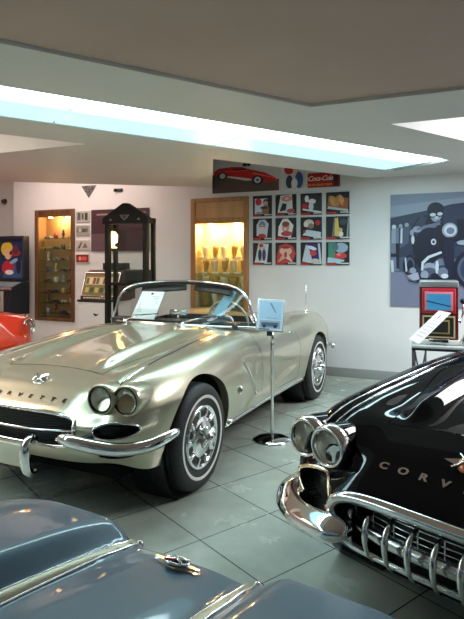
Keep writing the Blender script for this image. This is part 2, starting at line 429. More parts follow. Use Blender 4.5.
def build_convertible(root, paint, style, wheels=True):
    nose58 = style == 'teeth'
    sh = Shell(OUT, Tcar, zbC, zrC, roC, tuC, (-.30, 3.2))
    V, F = sh.V.copy(), sh.F
    sidem = (np.abs(V[:, 0]) > .6)
    V[:, 0] -= np.sign(V[:, 0])*.022*cove_field(V)*sidem
    full = (V.copy(), F)
    # wheel arches
    for (cy, cz, R) in AR:
        V, F = clip(V, F, lambda x, y, z: np.where(np.abs(x) > .4, np.hypot(y-cy, z-cz)-R, 1.))
    # nose openings
    if nose58: gz, ga, gb = .485, .435, .112
    else: gz, ga, gb = .53, .47, .092
    gfield = lambda x, y, z: np.where(y < -.4, ((np.abs(x)/ga)**6+(np.abs(z-gz)/gb)**4-1)*.05, 1.)
    V, F = clip(V, F, gfield)
    INL = [(.575, .550, .135, .058)] if nose58 else [(.665, .540, .100, .046), (.65, .392, .085, .024)]
    for (ix, iz, ia, ib) in INL:
        V, F = clip(V, F, lambda x, y, z: np.where((y < -.35) & (z < .66), (((np.abs(x)-ix)/ia)**2+((z-iz)/ib)**2-1)*.04, 1.))
    # cockpit
    cock = lambda x, y, z: np.where(z > .7, ((np.abs(x)/.665)**5+(np.abs(y-1.60)/.56)**5-1)*.2, 1.)
    V, F = clip(V, F, cock)
    # hood
    def hoodf(x, y, z):
        v = np.abs(x); yf = -.375-.05*(v/.4)**2
        return np.where(z > .66, np.minimum(np.minimum(y-yf, .90-.10*(v/.5)**2-y), .395+.14*ss(-.4, .5, y)-v), -1.)
    Vh, Fh = clip(V, F, lambda x, y, z: hoodf(x, y, z)-.002)
    V, F = clip(V, F, lambda x, y, z: -hoodf(x, y, z)-.003)
    doors = []
    for sg in (1, -1):
        dfl = lambda x, y, z: np.where(x*sg > .55, np.minimum(np.minimum(y-(1.13-.08*ss(.5, .8, z)), 1.98-y), z-.345), -1.)
        Vd, Fd = clip(V, F, lambda x, y, z: dfl(x, y, z)-.001); doors.append((sg, Vd, Fd))
        V, F = clip(V, F, lambda x, y, z: -dfl(x, y, z)-.003)
    body = MB(); body.add(V, F, paint, True)
    for (cy, cz, R) in AR:
        e = rim(V, F, lambda p: abs(p[0]) > .4 and abs(math.hypot(p[1]-cy, p[2]-cz)-R) < .004)
        lip(body, V, e, lambda p: (p[0]-math.copysign(.06, p[0]), p[1], p[2]), paint)
    ge = rim(V, F, lambda p: p[1] < -.4 and abs((abs(p[0])/ga)**6+(abs(p[2]-gz)/gb)**4-1) < .12)
    lip(body, V, ge, lambda p: (p[0]*.97, p[1]+.10, gz+(p[2]-gz)*.95), BLACK)
    IE = []
    for (ix, iz, ia, ib) in INL:
        ie = rim(V, F, lambda p: p[1] < -.35 and p[2] < .66 and abs(((abs(p[0])-ix)/ia)**2+((p[2]-iz)/ib)**2-1) < .12); IE.append(ie)
        lip(body, V, ie, lambda p: (p[0]*.95, p[1]+.07, p[2]), BLACK)
    ce = rim(V, F, lambda p: p[2] > .7 and abs((abs(p[0])/.665)**5+(abs(p[1]-1.60)/.56)**5-1) < .1)
    lip(body, V, ce, lambda p: (p[0], p[1], p[2]-.14), VINYL)
    # headlamp pods, blended back into the fenders
    LA = [(.700, -.605), (.550, -.64)]
    for sg in (1, -1):
        for (lx, ly) in LA:
            M = Matrix.Translation((lx*sg, ly, .70)) @ Matrix.Rotation(math.radians(3*sg), 4, 'Z') @ Matrix.Rotation(PI/2, 4, 'X')
            body.lathe([(.073, -.012), (.079, .012), (.085, .012), (.090, 0), (.091, -.03), (.089, -.08), (.082, -.16), (.068, -.26), (.04, -.36)], paint, 40, M)
    body.build('body', root, doubles=False)
    MB().add(Vh, Fh, paint, True).build('hood', root)
    for sg, Vd, Fd in doors:
        db = MB(); db.add(Vd, Fd, paint, True)
        d = db.build('door', root)
        hp = sh.side(1.86, .80, sg, .022)
        if hp:
            hb = MB(); hb.tube([sh.side(1.80+.02*k, .80, sg, .012+.012*math.sin(PI*k/6)) for k in range(7)], .008, CHROME, 8); hb.build('door_handle', d)
    # dark under-structure: floor pan, wheel wells, cockpit tub
    ub = MB(); ub.box((-.58, -.50, .20), (.58, 3.2, .27), mat('underside_black', (.01, .01, .01), .95, spec=.1)); ub.build('underbody', root)
    for (cy, cz, R) in AR:
        for sg in (1, -1):
            wb = MB(); M = Matrix.Translation((sg*.80, cy, cz)) @ Matrix.Rotation(-sg*PI/2, 4, 'Y')
            wb.lathe([(R+.004, .0), (R+.004, .25), (.02, .26)], BLACK, 32, M, True); wb.build('wheel_well', root)
    # grille
    gp = MB()
    xs = np.linspace(-ga*1.02, ga*1.02, 25); zs = np.linspace(gz-gb*1.05, gz+gb*1.05, 5)
    def gy(x): return -.80+.09+.12*(abs(x)/.5)**2.5
    gp.add([(x, gy(x), z) for z in zs for x in xs], [(r*25+c, r*25+c+1, (r+1)*25+c+1, (r+1)*25+c) for r in range(4) for c in range(24)], BLACK, True)
    g = gp.build('grille', root)
    if nose58:
        fb = MB()
        for z in np.linspace(gz-.07, gz+.095, 8): fb.tube([(x, gy(x)-.015, z) for x in np.linspace(-.43, .43, 25)], .0035, CHROME_SOFT, 6)
        for x in np.linspace(-.40, .40, 9): fb.tube([(x, gy(x)-.018, gz-.09), (x, gy(x)-.018, gz+.10)], .004, CHROME_SOFT, 6)
        fb.build('grille_bars', g)
        bar = MB(); pr = [(0, .03), (.03, .026), (.045, .008), (.042, -.016), (.02, -.03), (0, -.032)]
        pth = [(x, gy(x)-.015, gz-.035) for x in np.linspace(-.44, .44, 31)]
        bar.sweep(pth, pr, [(x*.6, -1, 0) for x in np.linspace(-.44, .44, 31)], CHROME_SOFT); bar.build('grille_bar', g)
        for x in np.linspace(-.37, .37, 9):
            tb = MB(); y0 = gy(x)
            pts = [(x, y0-.01, gz+.062), (x, y0-.055, gz+.058), (x, y0-.098, gz+.03), (x, y0-.108, gz-.015), (x, y0-.10, gz-.06), (x, y0-.08, gz-.10), (x, y0-.05, gz-.125)]
            tb.tube(curve_pts(pts, 16), [.005+.008*math.sin(PI*min(1, k/15*1.15)) for k in range(16)], CHROME, 10); tb.build('grille_tooth', g)
    else:
        nb = MB()
        nb.tube([(x, gy(x)-.075, gz-.008) for x in np.linspace(-.46, .46, 31)], .007, CHROME, 8); nb.build('grille_bar', g)
        fb = MB()
        for z in np.linspace(gz-.08, gz+.08, 11): fb.tube([(x, gy(x)-.008, z) for x in np.linspace(-.46, .46, 25)], .002, BLACK, 4)
        fb.build('grille_mesh', g)
    sb = MB()
    for l in loops_of(ge):
        if len(l) > 20:
            P = [Vector(V[i])+Vector((0, -.004, 0)) for i in l]; Q = [P[0]]
            for p in P[1:]:
                if (p-Q[-1]).length > .008: Q.append(p)
            zz = [.024 if (nose58 and p.z > gz) else (.012 if nose58 else (.012 if p.z > gz-.03 else .010)) for p in Q]
            sb.tube(Q, zz, CHROME, 10, closed=True)
    sb.build('grille_surround', root)
    # parking lamp inlets with their chrome rings
    for li, l in [(i_, l_) for i_, ie in enumerate(IE) for l_ in loops_of(ie)]:
        if len(l) < 8: continue
        P = [Vector(V[i])+Vector((0, -.002, 0)) for i in l]; Q = [P[0]]
        for p in P[1:]:
            if (p-Q[-1]).length > .006: Q.append(p)
        pb = MB(); c = sum(Q, Vector())/len(Q)
        back = [Vector((q.x*.97, q.y+.06, q.z)) for q in Q]
        pb.add(back+[c+Vector((0, .06, 0))], [(k, (k+1) % len(back), len(back)) for k in range(len(back))], BLACK)
        o = pb.build('parking_lamp' if li == 0 else 'air_scoop', root)
        if li: continue
        rb = MB(); rb.tube(Q, .009 if nose58 else .006, GOLDCHROME if nose58 else CHROME, 8, closed=True); rb.build('lamp_ring', o)
        lb = MB(); lb.lathe([(.0, .022), (.018, .018), (.028, 0), (.03, -.01)], LENS, 20, Matrix.Translation(c+Vector((-.02*math.copysign(1, c.x), .045, 0))) @ Matrix.Rotation(PI/2, 4, 'X')); lb.build('lens', o)
    # headlights
    for sg in (1, -1):
        for (lx, ly) in LA:
            M = Matrix.Translation((lx*sg, ly, .70)) @ Matrix.Rotation(math.radians(3*sg), 4, 'Z') @ Matrix.Rotation(PI/2, 4, 'X')
            hb = MB(); hb.lathe([(.0, -.05), (.03, -.045), (.05, -.033), (.066, -.012), (.071, .004)], REFL, 36, M)
            h = hb.build('headlight', root)
            lb = MB(); lb.lathe([(.0, .022), (.02, .021), (.04, .017), (.058, .009), (.07, -.002)], LENS, 36, M); lb.build('lens', h)
            rb = MB()
            if nose58: rb.lathe([(.069, .0), (.072, .016), (.080, .020), (.088, .014), (.093, 0), (.0945, -.03), (.0925, -.034)], CHROME, 40, M)
            else: rb.lathe([(.068, .0), (.070, .013), (.0735, .016), (.077, .013), (.078, .008)], mat('dark_rim', (.05, .045, .04), .25, .9), 40, M)
            rb.build('bezel', h)
    # fender-top spears
    for sg in (1, -1):
        tb = MB()
        if nose58:
            for dx in (-.012, .028):
                pts = [sh.top(sg*(.612+dx-.02*k/24), -.60+1.3*k/24, .002) for k in range(25)]; tb.tube(pts, [.0035]*24+[.001], CHROME, 8)
        else:
            pts = [sh.top(sg*(.600-.03*k/24), -.55+1.25*k/24, -.001) for k in range(25)]; tb.tube(pts, [.004+.002*(1-k/24) for k in range(25)], mat('dark_seam', (.03, .03, .03), .3, .6), 8)
            tb.tube(pts[1:7], .006, CHROME, 8)
        tb.build('fender_trim', root)
    # bumpers
    for sg in (1, -1):
        if nose58: raw = [(.33, -.83, .478), (.44, -.832, .466), (.58, -.80, .453), (.68, -.74, .448), (.755, -.66, .448), (.805, -.57, .452), (.825, -.50, .458)]
        else: raw = [(.42, -.845, .525), (.52, -.84, .515), (.63, -.80, .492), (.735, -.725, .468), (.825, -.61, .463), (.885, -.49, .482), (.912, -.40, .50)]
        P = curve_pts(raw, 28); outs = []
        for i in range(28):
            t = P[min(27, i+1)]-P[max(0, i-1)]; o = Vector((t[1], -t[0], 0)); o = o if o.y < .2 and o.x > -.3 else -o
            if o.x < -.3 or (o.y > .2): o = -o
            outs.append(Vector((o.x*sg, o.y, 0)))
        k = 1.5 if nose58 else 1.0
        prof = [(-.018, -.03*k), (0, -.037*k), (.018*k, -.032*k), (.032*k, -.012*k), (.033*k, .008*k), (.02*k, .03*k), (0, .037*k), (-.018, .03*k)] if not nose58 else [(-.07, -.035), (.0, -.05), (.03, -.045), (.052, -.02), (.055, .0), (.04, .022), (.0, .045), (-.07, .062)]
        sc = [.55+.45*min(1, i/2.5) if i < 3 else (1 if i < 22 else 1-.45*(i-22)/6) for i in range(28)]
        bb = MB(); bb.sweep([(p[0]*sg, p[1], p[2]) for p in P], prof, outs, CHROME, sc)
        bp = bb.build('bumper', root)
        br = MB(); q = P[5]; br.box((sg*q[0]-.02, q[1]+.02, q[2]-.02), (sg*q[0]+.02, q[1]+.22, q[2]+.02), BLACK); br.build('bumper_bracket', bp)
    if not nose58:
        for sg in (1, -1):
            gb_ = MB(); x = .215*sg
            pts = [(x, -.80, .475), (x, -.845, .485), (x, -.875, .455), (x, -.88, .40), (x, -.87, .33), (x, -.84, .295), (x, -.79, .29)]
            gb_.tube(curve_pts(pts, 20), [.014+.016*math.sin(PI*(.15+.8*i/19)) for i in range(20)], CHROME, 12); gb_.build('bumper_guard', root)
        pb = MB(); pb.box((-.20, -.868, .33), (.20, -.856, .455), mat('plate_blank', srgb(214, 208, 186), .4), .004); pb.build('licence_plate', root)
    # rear bumpers and tail lamps
    for sg in (1, -1):
        raw = [(.50, 3.64, .47), (.66, 3.56, .47), (.79, 3.40, .475), (.87, 3.18, .485)]; P = curve_pts(raw, 16)
        prof = [(-.015, -.028), (.015, -.03), (.032, -.008), (.032, .01), (.012, .032), (-.015, .028)]
        bb = MB(); outs = []
        for i in range(16):
            t = P[min(15, i+1)]-P[max(0, i-1)]; outs.append(Vector((-t[1]*sg, t[0], 0)) if -t[1] > 0 else Vector((t[1]*sg, -t[0], 0)))
        outs = [o if o.y > -.5 else -o for o in outs]
        bb.sweep([(p[0]*sg, p[1], p[2]) for p in P], prof, outs, CHROME); bb.build('rear_bumper', root)
        tp = sh.tail(.62*sg, .62)
        if tp:
            tb = MB(); tb.lathe([(.0, .02), (.03, .016), (.04, 0), (.046, -.004), (.046, -.02)], mat('tail_red', (.5, .02, .02), .2, coat=1.), 20, Matrix.Translation(tp) @ Matrix.Rotation(-PI/2, 4, 'X')); tb.build('tail_lamp', root)
    # rocker mouldings and cove vent
    for sg in (1, -1):
        rb = MB(); rb.tube([sh.side(y, .305, sg, .004) for y in np.linspace(.46, 2.18, 24)], .011, CHROME, 8); rb.build('rocker_moulding', root)
        vb = MB()
        n = 12; pv = []
        for k in range(n+1):
            z = .715-.32*k/n; y = .672+(.74-z)*.85+.012
            a = sh.side(y, z, sg, -.006); c = sh.side(y+.03*(1-.5*k/n), z, sg, -.018)
            pv += [a, c]
        vb.add(pv, [(2*k, 2*k+1, 2*k+3, 2*k+2) for k in range(n)], BLACK, True)
        vb.tube([p+Vector((sg*.006, 0, 0)) for p in pv[0::2]], .004, CHROME, 6)
        vb.build('cove_vent', root)
        q = sh.side(.60, .52, sg, .004)
        eb = MB(); eb.tube([q+Vector((0, -.012, -.03)), q+Vector((sg*.008, 0, 0)), q+Vector((0, .012, .03))], [.004, .012, .004], CHROME, 8); eb.build('fender_badge', root)
    # windshield
    Bp = [(.775, 1.17, .915), (.70, 1.08, .925), (.58, 1.0, .93), (.42, .945, .935), (.25, .915, .94), (0, .905, .942)]
    Fp = [(.775, 1.17, .915), (.715, 1.165, 1.03), (.66, 1.165, 1.165), (.535, 1.205, 1.252), (.26, 1.265, 1.287), (0, 1.28, 1.297)]
    def both(P): h = curve_pts(P, 25); return np.vstack([h, (h*[-1, 1, 1])[-2::-1]])
    BB, FF = both(Bp), both(Fp); K = len(BB); R = 9; gv = []
    for r in range(R):
        t = r/(R-1); bow = .03*4*t*(1-t)
        for k in range(K):
            p = BB[k]*(1-t)+FF[k]*t; gv.append((p[0], p[1]-bow*min(1, np.linalg.norm(FF[k]-BB[k])/.3), p[2]))
    wb = MB(); wb.add(gv, [(r*K+k, r*K+k+1, (r+1)*K+k+1, (r+1)*K+k) for r in range(R-1) for k in range(K-1)], GLASS, True)
    w = wb.build('windshield', root)
    fb = MB(); fb.tube(FF, [.011+.002*abs(k-24)/24 for k in range(K)], CHROME, 10); fb.tube(BB, .010, CHROME, 8); fb.build('windshield_frame', w)
    hb = MB(); hb.tube([(p[0]*.975, p[1]+.018, p[2]-.016) for p in FF[8:-8]], .017, VINYL, 8); hb.build('header_lining', w)
    for sg in (1, -1):
        vb = MB(); vb.box((-.23, -.012, -.05), (.20, .012, .05) if sg > 0 else (.23, .012, .05), VINYL, .012)
        vb.xf(Matrix.Translation((sg*.27, 1.32, 1.232)) @ Matrix.Rotation(math.radians(-11*sg), 4, 'Z') @ Matrix.Rotation(math.radians(5*sg), 4, 'Y') @ Matrix.Rotation(math.radians(-25), 4, 'X')); vb.build('sun_visor', w)
        ab = MB(); a = Vector((sg*.30 - .12, .90, .953)); c = Vector((sg*.30-.12+.22, .965, 1.01)); ab.tube([a, (a+c)/2+Vector((0, -.035, .01)), c+Vector((0, -.03, 0))], .005, CHROME, 6)
        ab.tube([c+Vector((-.14, -.05, -.012)), c+Vector((.12, -.045, .012))], .004, BLACK, 6); ab.lathe([(.018, -.02), (.016, .008), (.0, .012)], CHROME, 14, Matrix.Translation(a)); ab.build('wiper', w)
    # cockpit
    tb = MB(); tb.box((-.66, 1.06, .24), (.66, 2.14, .30), DARKIN)
    tb.add([(-.68, 1.06, .30), (.68, 1.06, .30), (.68, 1.06, .90), (-.68, 1.06, .90), (-.68, 2.14, .30), (.68, 2.14, .30), (.68, 2.14, .86), (-.68, 2.14, .86)], [(0, 1, 2, 3), (4, 5, 6, 7), (0, 4, 7, 3), (1, 5, 6, 2)], DARKIN); tb.build('cockpit_tub', root)
    db = MB(); pts = [(1.0, .955), (1.10, .965), (1.22, .945), (1.27, .90), (1.25, .80), (1.16, .72), (1.0, .72)]
    db.prism([(y, z) for y, z in pts], -.64, .64, VINYL, Matrix(((0, 0, 1, 0), (1, 0, 0, 0), (0, 1, 0, 0), (0, 0, 0, 1))), False); d = db.build('dashboard', root)
    cb = MB(); cb.lathe([(.0, .07), (.10, .06), (.15, .03), (.17, -.02)], VINYL, 24, Matrix.Translation((.34, 1.16, .935))); cb.build('gauge_hood', d)
    mb_ = MB(); mb_.tube([(0, 1.12, .95), (0, 1.13, 1.0)], .008, CHROME, 8); mb_.box((-.09, 1.115, .99), (.09, 1.145, 1.045), CHROME, .012); mb_.build('rear_view_mirror', d)
    sm = Matrix.Translation((.34, 1.47, .93)) @ Matrix.Rotation(math.radians(-68), 4, 'X')
    sw = MB(); sw.tube([sm @ Vector((.195*math.cos(a), .195*math.sin(a), 0)) for a in np.linspace(0, 2*PI, 48, endpoint=False)], .011, mat('wheel_rim_beige', srgb(190, 190, 175), .3), 10, closed=True)
    for a in (PI/2+PI, PI/2+PI+2.1, PI/2+PI-2.1): sw.tube([sm @ Vector((.03*math.cos(a), .03*math.sin(a), -.02)), sm @ Vector((.19*math.cos(a), .19*math.sin(a), 0))], .007, CHROME, 8)
    sw.tube([sm @ Vector((0, 0, -.03)), sm @ Vector((0, 0, -.30))], .022, BLACK, 10); s = sw.build('steering_wheel', root)
    hb = MB(); hb.lathe([(.0, .012), (.04, .010), (.052, 0), (.055, -.03)], mat('horn_white', (.8, .8, .78), .3), 28, sm)
    hb.lathe([(.0, -.035), (.03, -.034), (.05, -.03)], mat('horn_white', (.8, .8, .78), .3), 28, sm)
    hb.tube([sm @ Vector((-.028, -.012, .013)), sm @ Vector((.028, .012, .013))], .006, mat('badge_red', (.6, .03, .03), .3), 6); hb.tube([sm @ Vector((-.028, .012, .013)), sm @ Vector((.028, -.012, .013))], .004, BLACK, 6); hb.build('horn_button', s)
    for sg in (1, -1):
        st = MB(); st.box((sg*.34-.26, 1.48, .32), (sg*.34+.26, 1.98, .50), VINYL, .06); o = st.build('seat', root)
        bk = MB(); bk.box((-.25, -.07, 0), (.25, .07, .40), VINYL, .06)
        bk.xf(Matrix.Translation((sg*.34, 1.96, .46)) @ Matrix.Rotation(math.radians(-14), 4, 'X')); bk.build('seat_back', o)
    # door mirror, antenna
    mb_ = MB(); q = sh.top(.745, 1.20, 0) or Vector((.74, 1.2, .88))
    mb_.tube([q, q+Vector((.02, .01, .05))], .009, CHROME, 8); mb_.lathe([(.0, -.03), (.03, -.024), (.046, 0), (.044, .012), (.0, .012)], CHROME, 24, Matrix.Translation(q+Vector((.025, .01, .085))) @ Matrix.Rotation(-PI/2, 4, 'X')); mb_.build('door_mirror', root)
    q = sh.top(.69, 2.72, 0)
    ab = MB(); ab.lathe([(.018, 0), (.014, .02), (.004, .03)], CHROME, 14, Matrix.Translation(q)); ab.tube([q+Vector((0, 0, .02)), q+Vector((0, 0, .33))], .0035, CHROME, 6); ab.build('antenna', root)
    # nose lettering and crossed-flag badge
    lm = mat('letter_dark', (.03, .028, .025), .3, .5) if not nose58 else CHROME
    lb = MB(); zc = .672 if not nose58 else .69; ptc = .0875 if not nose58 else .082
    for i, ch in enumerate('CORVETTE'):
        lb = MB(); cx = (i-3.5)*ptc; t = text_mesh(ch, .042 if nose58 else .036, 0, lm, bold=.0012); hs = []
        wdt = max(abs(v[0]) for v in t.v)
        for (x, y_, z_) in t.v:
            # image left-to-right runs along +x as seen from the front (car faces -y)
            xx = cx+x*1.25; zz = zc+y_*.55
            p = sh.nose(xx, zz, .003); hs.append(p if p else Vector((xx, -.7, zz)))
        st = len(lb.v); lb.add(hs, t.f, lm)
        lb.add([p+Vector((0, -.004, .002)) for p in hs], t.f, lm); lb.build('nose_letter', root)
    bz = .738; c = sh.top(0, -.548, .006); nrm = Vector((0, -.62, .78))
    B = Matrix.Translation(c) @ Matrix.Rotation(math.radians(38), 4, 'X')
    eb = MB()
    if not nose58:
        eb.tube([B @ Vector((.052*math.cos(a), .034*math.sin(a), 0)) for a in np.linspace(.3, 5.6, 26)], [.004+.003*math.sin(PI*k/25) for k in range(26)], CHROME, 8)
        eb.tube([B @ Vector((-.05, -.025, .008)), B @ Vector((.05, .03, .008))], .005, CHROME, 8); eb.tube([B @ Vector((.045, -.025, .008)), B @ Vector((-.045, .03, .008))], .005, CHROME, 8)
        eb.prism([(.0, .008), (.05, .025), (.045, .045), (.0, .03)], .006, .012, CHROME, B); eb.prism([(.0, .008), (-.05, .025), (-.045, .045), (.0, .03)], .006, .012, mat('badge_dark', (.05, .05, .05), .3), B)
    else:
        eb.prism([(-.085, 0), (-.03, .016), (.03, .016), (.085, 0), (.03, -.016), (-.03, -.016)], 0, .008, CHROME, B)
        eb.lathe([(.0, .016), (.02, .014), (.034, .006), (.036, 0)], mat('badge_copper', srgb(214, 130, 96), .25, .7), 24, B)
        eb.tube([B @ Vector((-.045, -.03, .014)), B @ Vector((.03, .03, .018))], .005, CHROME, 6); eb.tube([B @ Vector((.045, -.03, .014)), B @ Vector((-.03, .03, .018))], .005, CHROME, 6)
    eb.build('nose_emblem', root)
    if wheels: make_wheels(root)
    return sh
WHEEL = []
def make_wheels(root):
    for wi, (y, x) in enumerate(((0, .775), (0, -.775), (2.591, .785), (2.591, -.785))):
        if not WHEEL:
            t = MB(); pr = [(.205, -.07), (.24, -.088), (.30, -.092), (.328, -.082), (.340, -.06), (.3435, -.02)]
            for k in range(-3, 4): pass
            pr = [(.19, -.06), (.21, -.078), (.24, -.090), (.29, -.094), (.322, -.084), (.337, -.066), (.342, -.045), (.338, -.042), (.343, -.03), (.344, -.006), (.339, -.003), (.339, .003), (.344, .006), (.343, .03), (.338, .042), (.342, .045), (.337, .066), (.322, .084), (.29, .094), (.24, .090), (.21, .078), (.19, .06)]
            t.lathe(pr, RUBBER, 64); tyre = t.build('wheel', root)
            wb = MB(); wb.lathe([(.248, .0925), (.252, .0945), (.264, .0950), (.268, .0940)], WHITEW, 64); wb.build('whitewall', tyre)
            cb = MB(); cb.lathe([(.208, .068), (.204, .088), (.196, .094), (.186, .088), (.178, .080)], CHROME, 64)
            cb.lathe([(.178, .080), (.135, .076), (.118, .088), (.10, .098), (.07, .096), (.055, .110), (.0, .114)], CHROME_SOFT, 64)
            cb.lathe([(.19, -.06), (.19, .066)], BLACK, 40)
            c = cb.build('wheel_cover', tyre)
            vb = MB()
            for k in range(10):
                a = 2*PI*k/10; M = Matrix.Rotation(a, 4, 'Z')
                st = len(vb.v); vb.prism([(.128, -.016), (.174, -.026), (.174, .026), (.128, .016)], .0795, .0835, BLACK); vb.xf(M, st)
                st = len(vb.v); vb.box((.125, .028, .077), (.182, .05, .093), CHROME, .006); vb.xf(M @ Matrix.Rotation(.04, 4, 'Z'), st)
            for k in range(2):
                st = len(vb.v); vb.box((-.085, -.018, .112), (.085, .018, .14), CHROME, .01); vb.xf(Matrix.Rotation(k*PI/2+.4, 4, 'Z'), st)
            vb.lathe([(.04, .11), (.038, .15), (.02, .162), (0, .165)], CHROME, 24); vb.build('spinner', tyre)
            WHEEL.append(tyre); o = tyre
        else:
            o = copy_tree(WHEEL[0], root)
        o.location = (x, y, .344); o.rotation_euler = (0, PI/2 if x > 0 else -PI/2, 0)
        if x < 0: o.rotation_euler = (.3, -PI/2, 0)

# ------------------------------------------------------------------ the four cars
CHAMP = mat('champagne_metallic', srgb(192, 185, 160), .28, .72, coat=1., coatr=.03)
BLK = mat('black_lacquer', (.003, .003, .005), .3, 0, coat=.55, coatr=.02, spec=.0)
root = thing('convertible_car', 'champagne beige classic convertible with open top and round twin headlights', 'car', (-2.462, 3.232, 0), -math.radians(1.9))
build_convertible(root, CHAMP, 'mesh')
root = thing('convertible_car', 'glossy black classic convertible with chrome toothed grille', 'car', (.198, 2.691, 0), -math.radians(22.65))
build_convertible(root, BLK, 'teeth')

# slate blue car in the foreground (its nose points away from us)
SLATE = mat('slate_blue_metallic', srgb(72, 108, 132), .42, .1, coat=.55, coatr=.05)
oB = [(-.80, 0), (-.80, .2), (-.795, .40), (-.77, .58), (-.70, .70), (-.58, .785), (-.38, .84), (-.1, .86), (.5, .865), (1.3, .86), (2.4, .88), (2.9, .86), (3.3, .72), (3.55, .45), (3.62, 0)]
TcB = spl([(-.80, .762), (-.70, .79), (-.55, .818), (-.3, .85), (.3, .885), (1, .92), (2.5, .9), (3.2, .80), (3.62, .66)])
def Tblue(y, x):
    v = np.abs(x); t = TcB(y)+.042*ss(.165, .27, v)-.008*ss(.06, .16, v)*(1-ss(.165, .25, v))
    t = t+.012*np.exp(-((v-.172)/.012)**2)
    return t-.8*np.maximum(0, v-.42)**2
shB = Shell(oB, Tblue, lambda y, x: .63-.02*nz(y), lambda y, x: .27+.06*nz(y)+.06*tl(y), lambda y, x: .13-.055*nz(y), lambda y, x: .05+.05*nz(y)+.05*tl(y), (-.3, 3.1), NH=260, NB=20, NR=16, NL=90)
rzB = math.radians(180-8); e_w = atZ(177, 567, .793); ex, ey = 0, -.685
Rb = Matrix.Rotation(rzB, 4, 'Z'); off = Rb @ Vector((ex, ey, 0))
root = thing('vintage_car', 'slate blue vintage car whose nose fills the bottom of the photo', 'car', (e_w.x-off.x, e_w.y-off.y, 0), rzB)
V, F = shB.V, shB.F
for (cy, cz, R) in AR: V, F = clip(V, F, lambda x, y, z: np.where(np.abs(x) > .4, np.hypot(y-cy, z-cz)-R, 1.))
V, F = clip(V, F, lambda x, y, z: np.where(z > .7, ((np.abs(x)/.665)**5+(np.abs(y-1.60)/.56)**5-1)*.2, 1.))
MB().add(V, F, SLATE, True).build('body', root)
for (cy, cz, R) in AR:
    for sg in (1, -1):
        wb = MB(); wb.lathe([(R+.004, .0), (R+.004, .25), (.02, .26)], BLACK, 32, Matrix.Translation((sg*.80, cy, cz)) @ Matrix.Rotation(-sg*PI/2, 4, 'Y')); wb.build('wheel_well', root)
tb = MB(); tb.box((-.66, 1.06, .24), (.66, 2.14, .30), DARKIN); tb.add([(-.68, 1.06, .30), (.68, 1.06, .30), (.68, 1.06, .90), (-.68, 1.06, .90), (-.68, 2.14, .30), (.68, 2.14, .30), (.68, 2.14, .86), (-.68, 2.14, .86)], [(0, 1, 2, 3), (4, 5, 6, 7), (0, 4, 7, 3), (1, 5, 6, 2)], DARKIN); tb.build('cockpit_tub', root)
SPEAR = mat('brushed_champagne_metal', srgb(188, 182, 158), .32, .6)
for sg in (1, -1):
    ys = np.linspace(-.755, .75, 60); wid = [.010+.008*ss(-.75, -.2, y) for y in ys]
    L_, R_, Mi = [], [], []
    for y, w in zip(ys, wid):
        L_.append(shB.top(sg*.172-w, y, .001)); R_.append(shB.top(sg*.172+w, y, .001)); Mi.append(shB.top(sg*.172, y, .004))
    sb = MB(); n = len(ys); sb.add(L_+Mi+R_, [(k, k+1, n+k+1, n+k) for k in range(n-1)]+[(n+k, n+k+1, 2*n+k+1, 2*n+k) for k in range(n-1)], SPEAR, True)
    o = sb.build('hood_spear', root)
    eb = MB(); eb.tube(L_, .0022, CHROME, 8); eb.tube(R_, .0022, CHROME, 8)
    q = Mi[0]; eb.lathe([(.0, .008), (.006, .006), (.009, 0), (.009, -.008)], CHROME, 16, Matrix.Translation(q)); eb.build('spear_edge', o)
c = shB.top(0, ey, .004); nb_ = (shB.top(0, ey+.02)-shB.top(0, ey-.02)).normalized(); tilt = math.atan2(nb_.z, nb_.y)
B = Matrix.Translation(c) @ Matrix.Rotation(tilt, 4, 'X')
eb = MB(); eb.prism([(-.062, .004), (-.02, .010), (.02, .010), (.062, .004), (.062, -.004), (.02, -.010), (-.02, -.010), (-.062, -.004)], 0, .006, CHROME, B)
em = eb.build('nose_emblem', root)
eb = MB(); eb.tube([B @ Vector((.030*math.cos(a), .022*math.sin(a), .008)) for a in np.linspace(0, 2*PI, 28, endpoint=False)], .004, CHROME, 8, closed=True)
eb.lathe([(.0, .010), (.02, .009), (.026, .004)], BLACK, 24, B); eb.tube([B @ Vector((-.024, -.016, .012)), B @ Vector((.022, .018, .014))], .003, CHROME, 6); eb.tube([B @ Vector((.024, -.016, .012)), B @ Vector((-.022, .018, .014))], .003, CHROME, 6)
eb.prism([(.004, .002), (.026, .012), (.022, .022), (0, .014)], .012, .016, mat('print_red_flag', (.5, .03, .03), .3), B); eb.build('crossed_flags', em)
pb = MB()
pb.tube([shB.nose(x, .62, .012) for x in np.linspace(-.60, .60, 41)], .02, CHROME, 8); pb.build('nose_moulding', root)
for sg in (1, -1):
    p = shB.nose(.60*sg, .70, .0)
    hb = MB(); M = Matrix.Translation((p.x, p.y+.03, p.z-.02)) @ Matrix.Rotation(PI/2, 4, 'X'); hb.lathe([(.0, .03), (.05, .022), (.078, .0), (.09, .006), (.096, -.02), (.09, -.08)], CHROME_SOFT, 32, M); hb.build('headlight', root)
make_wheels(root)

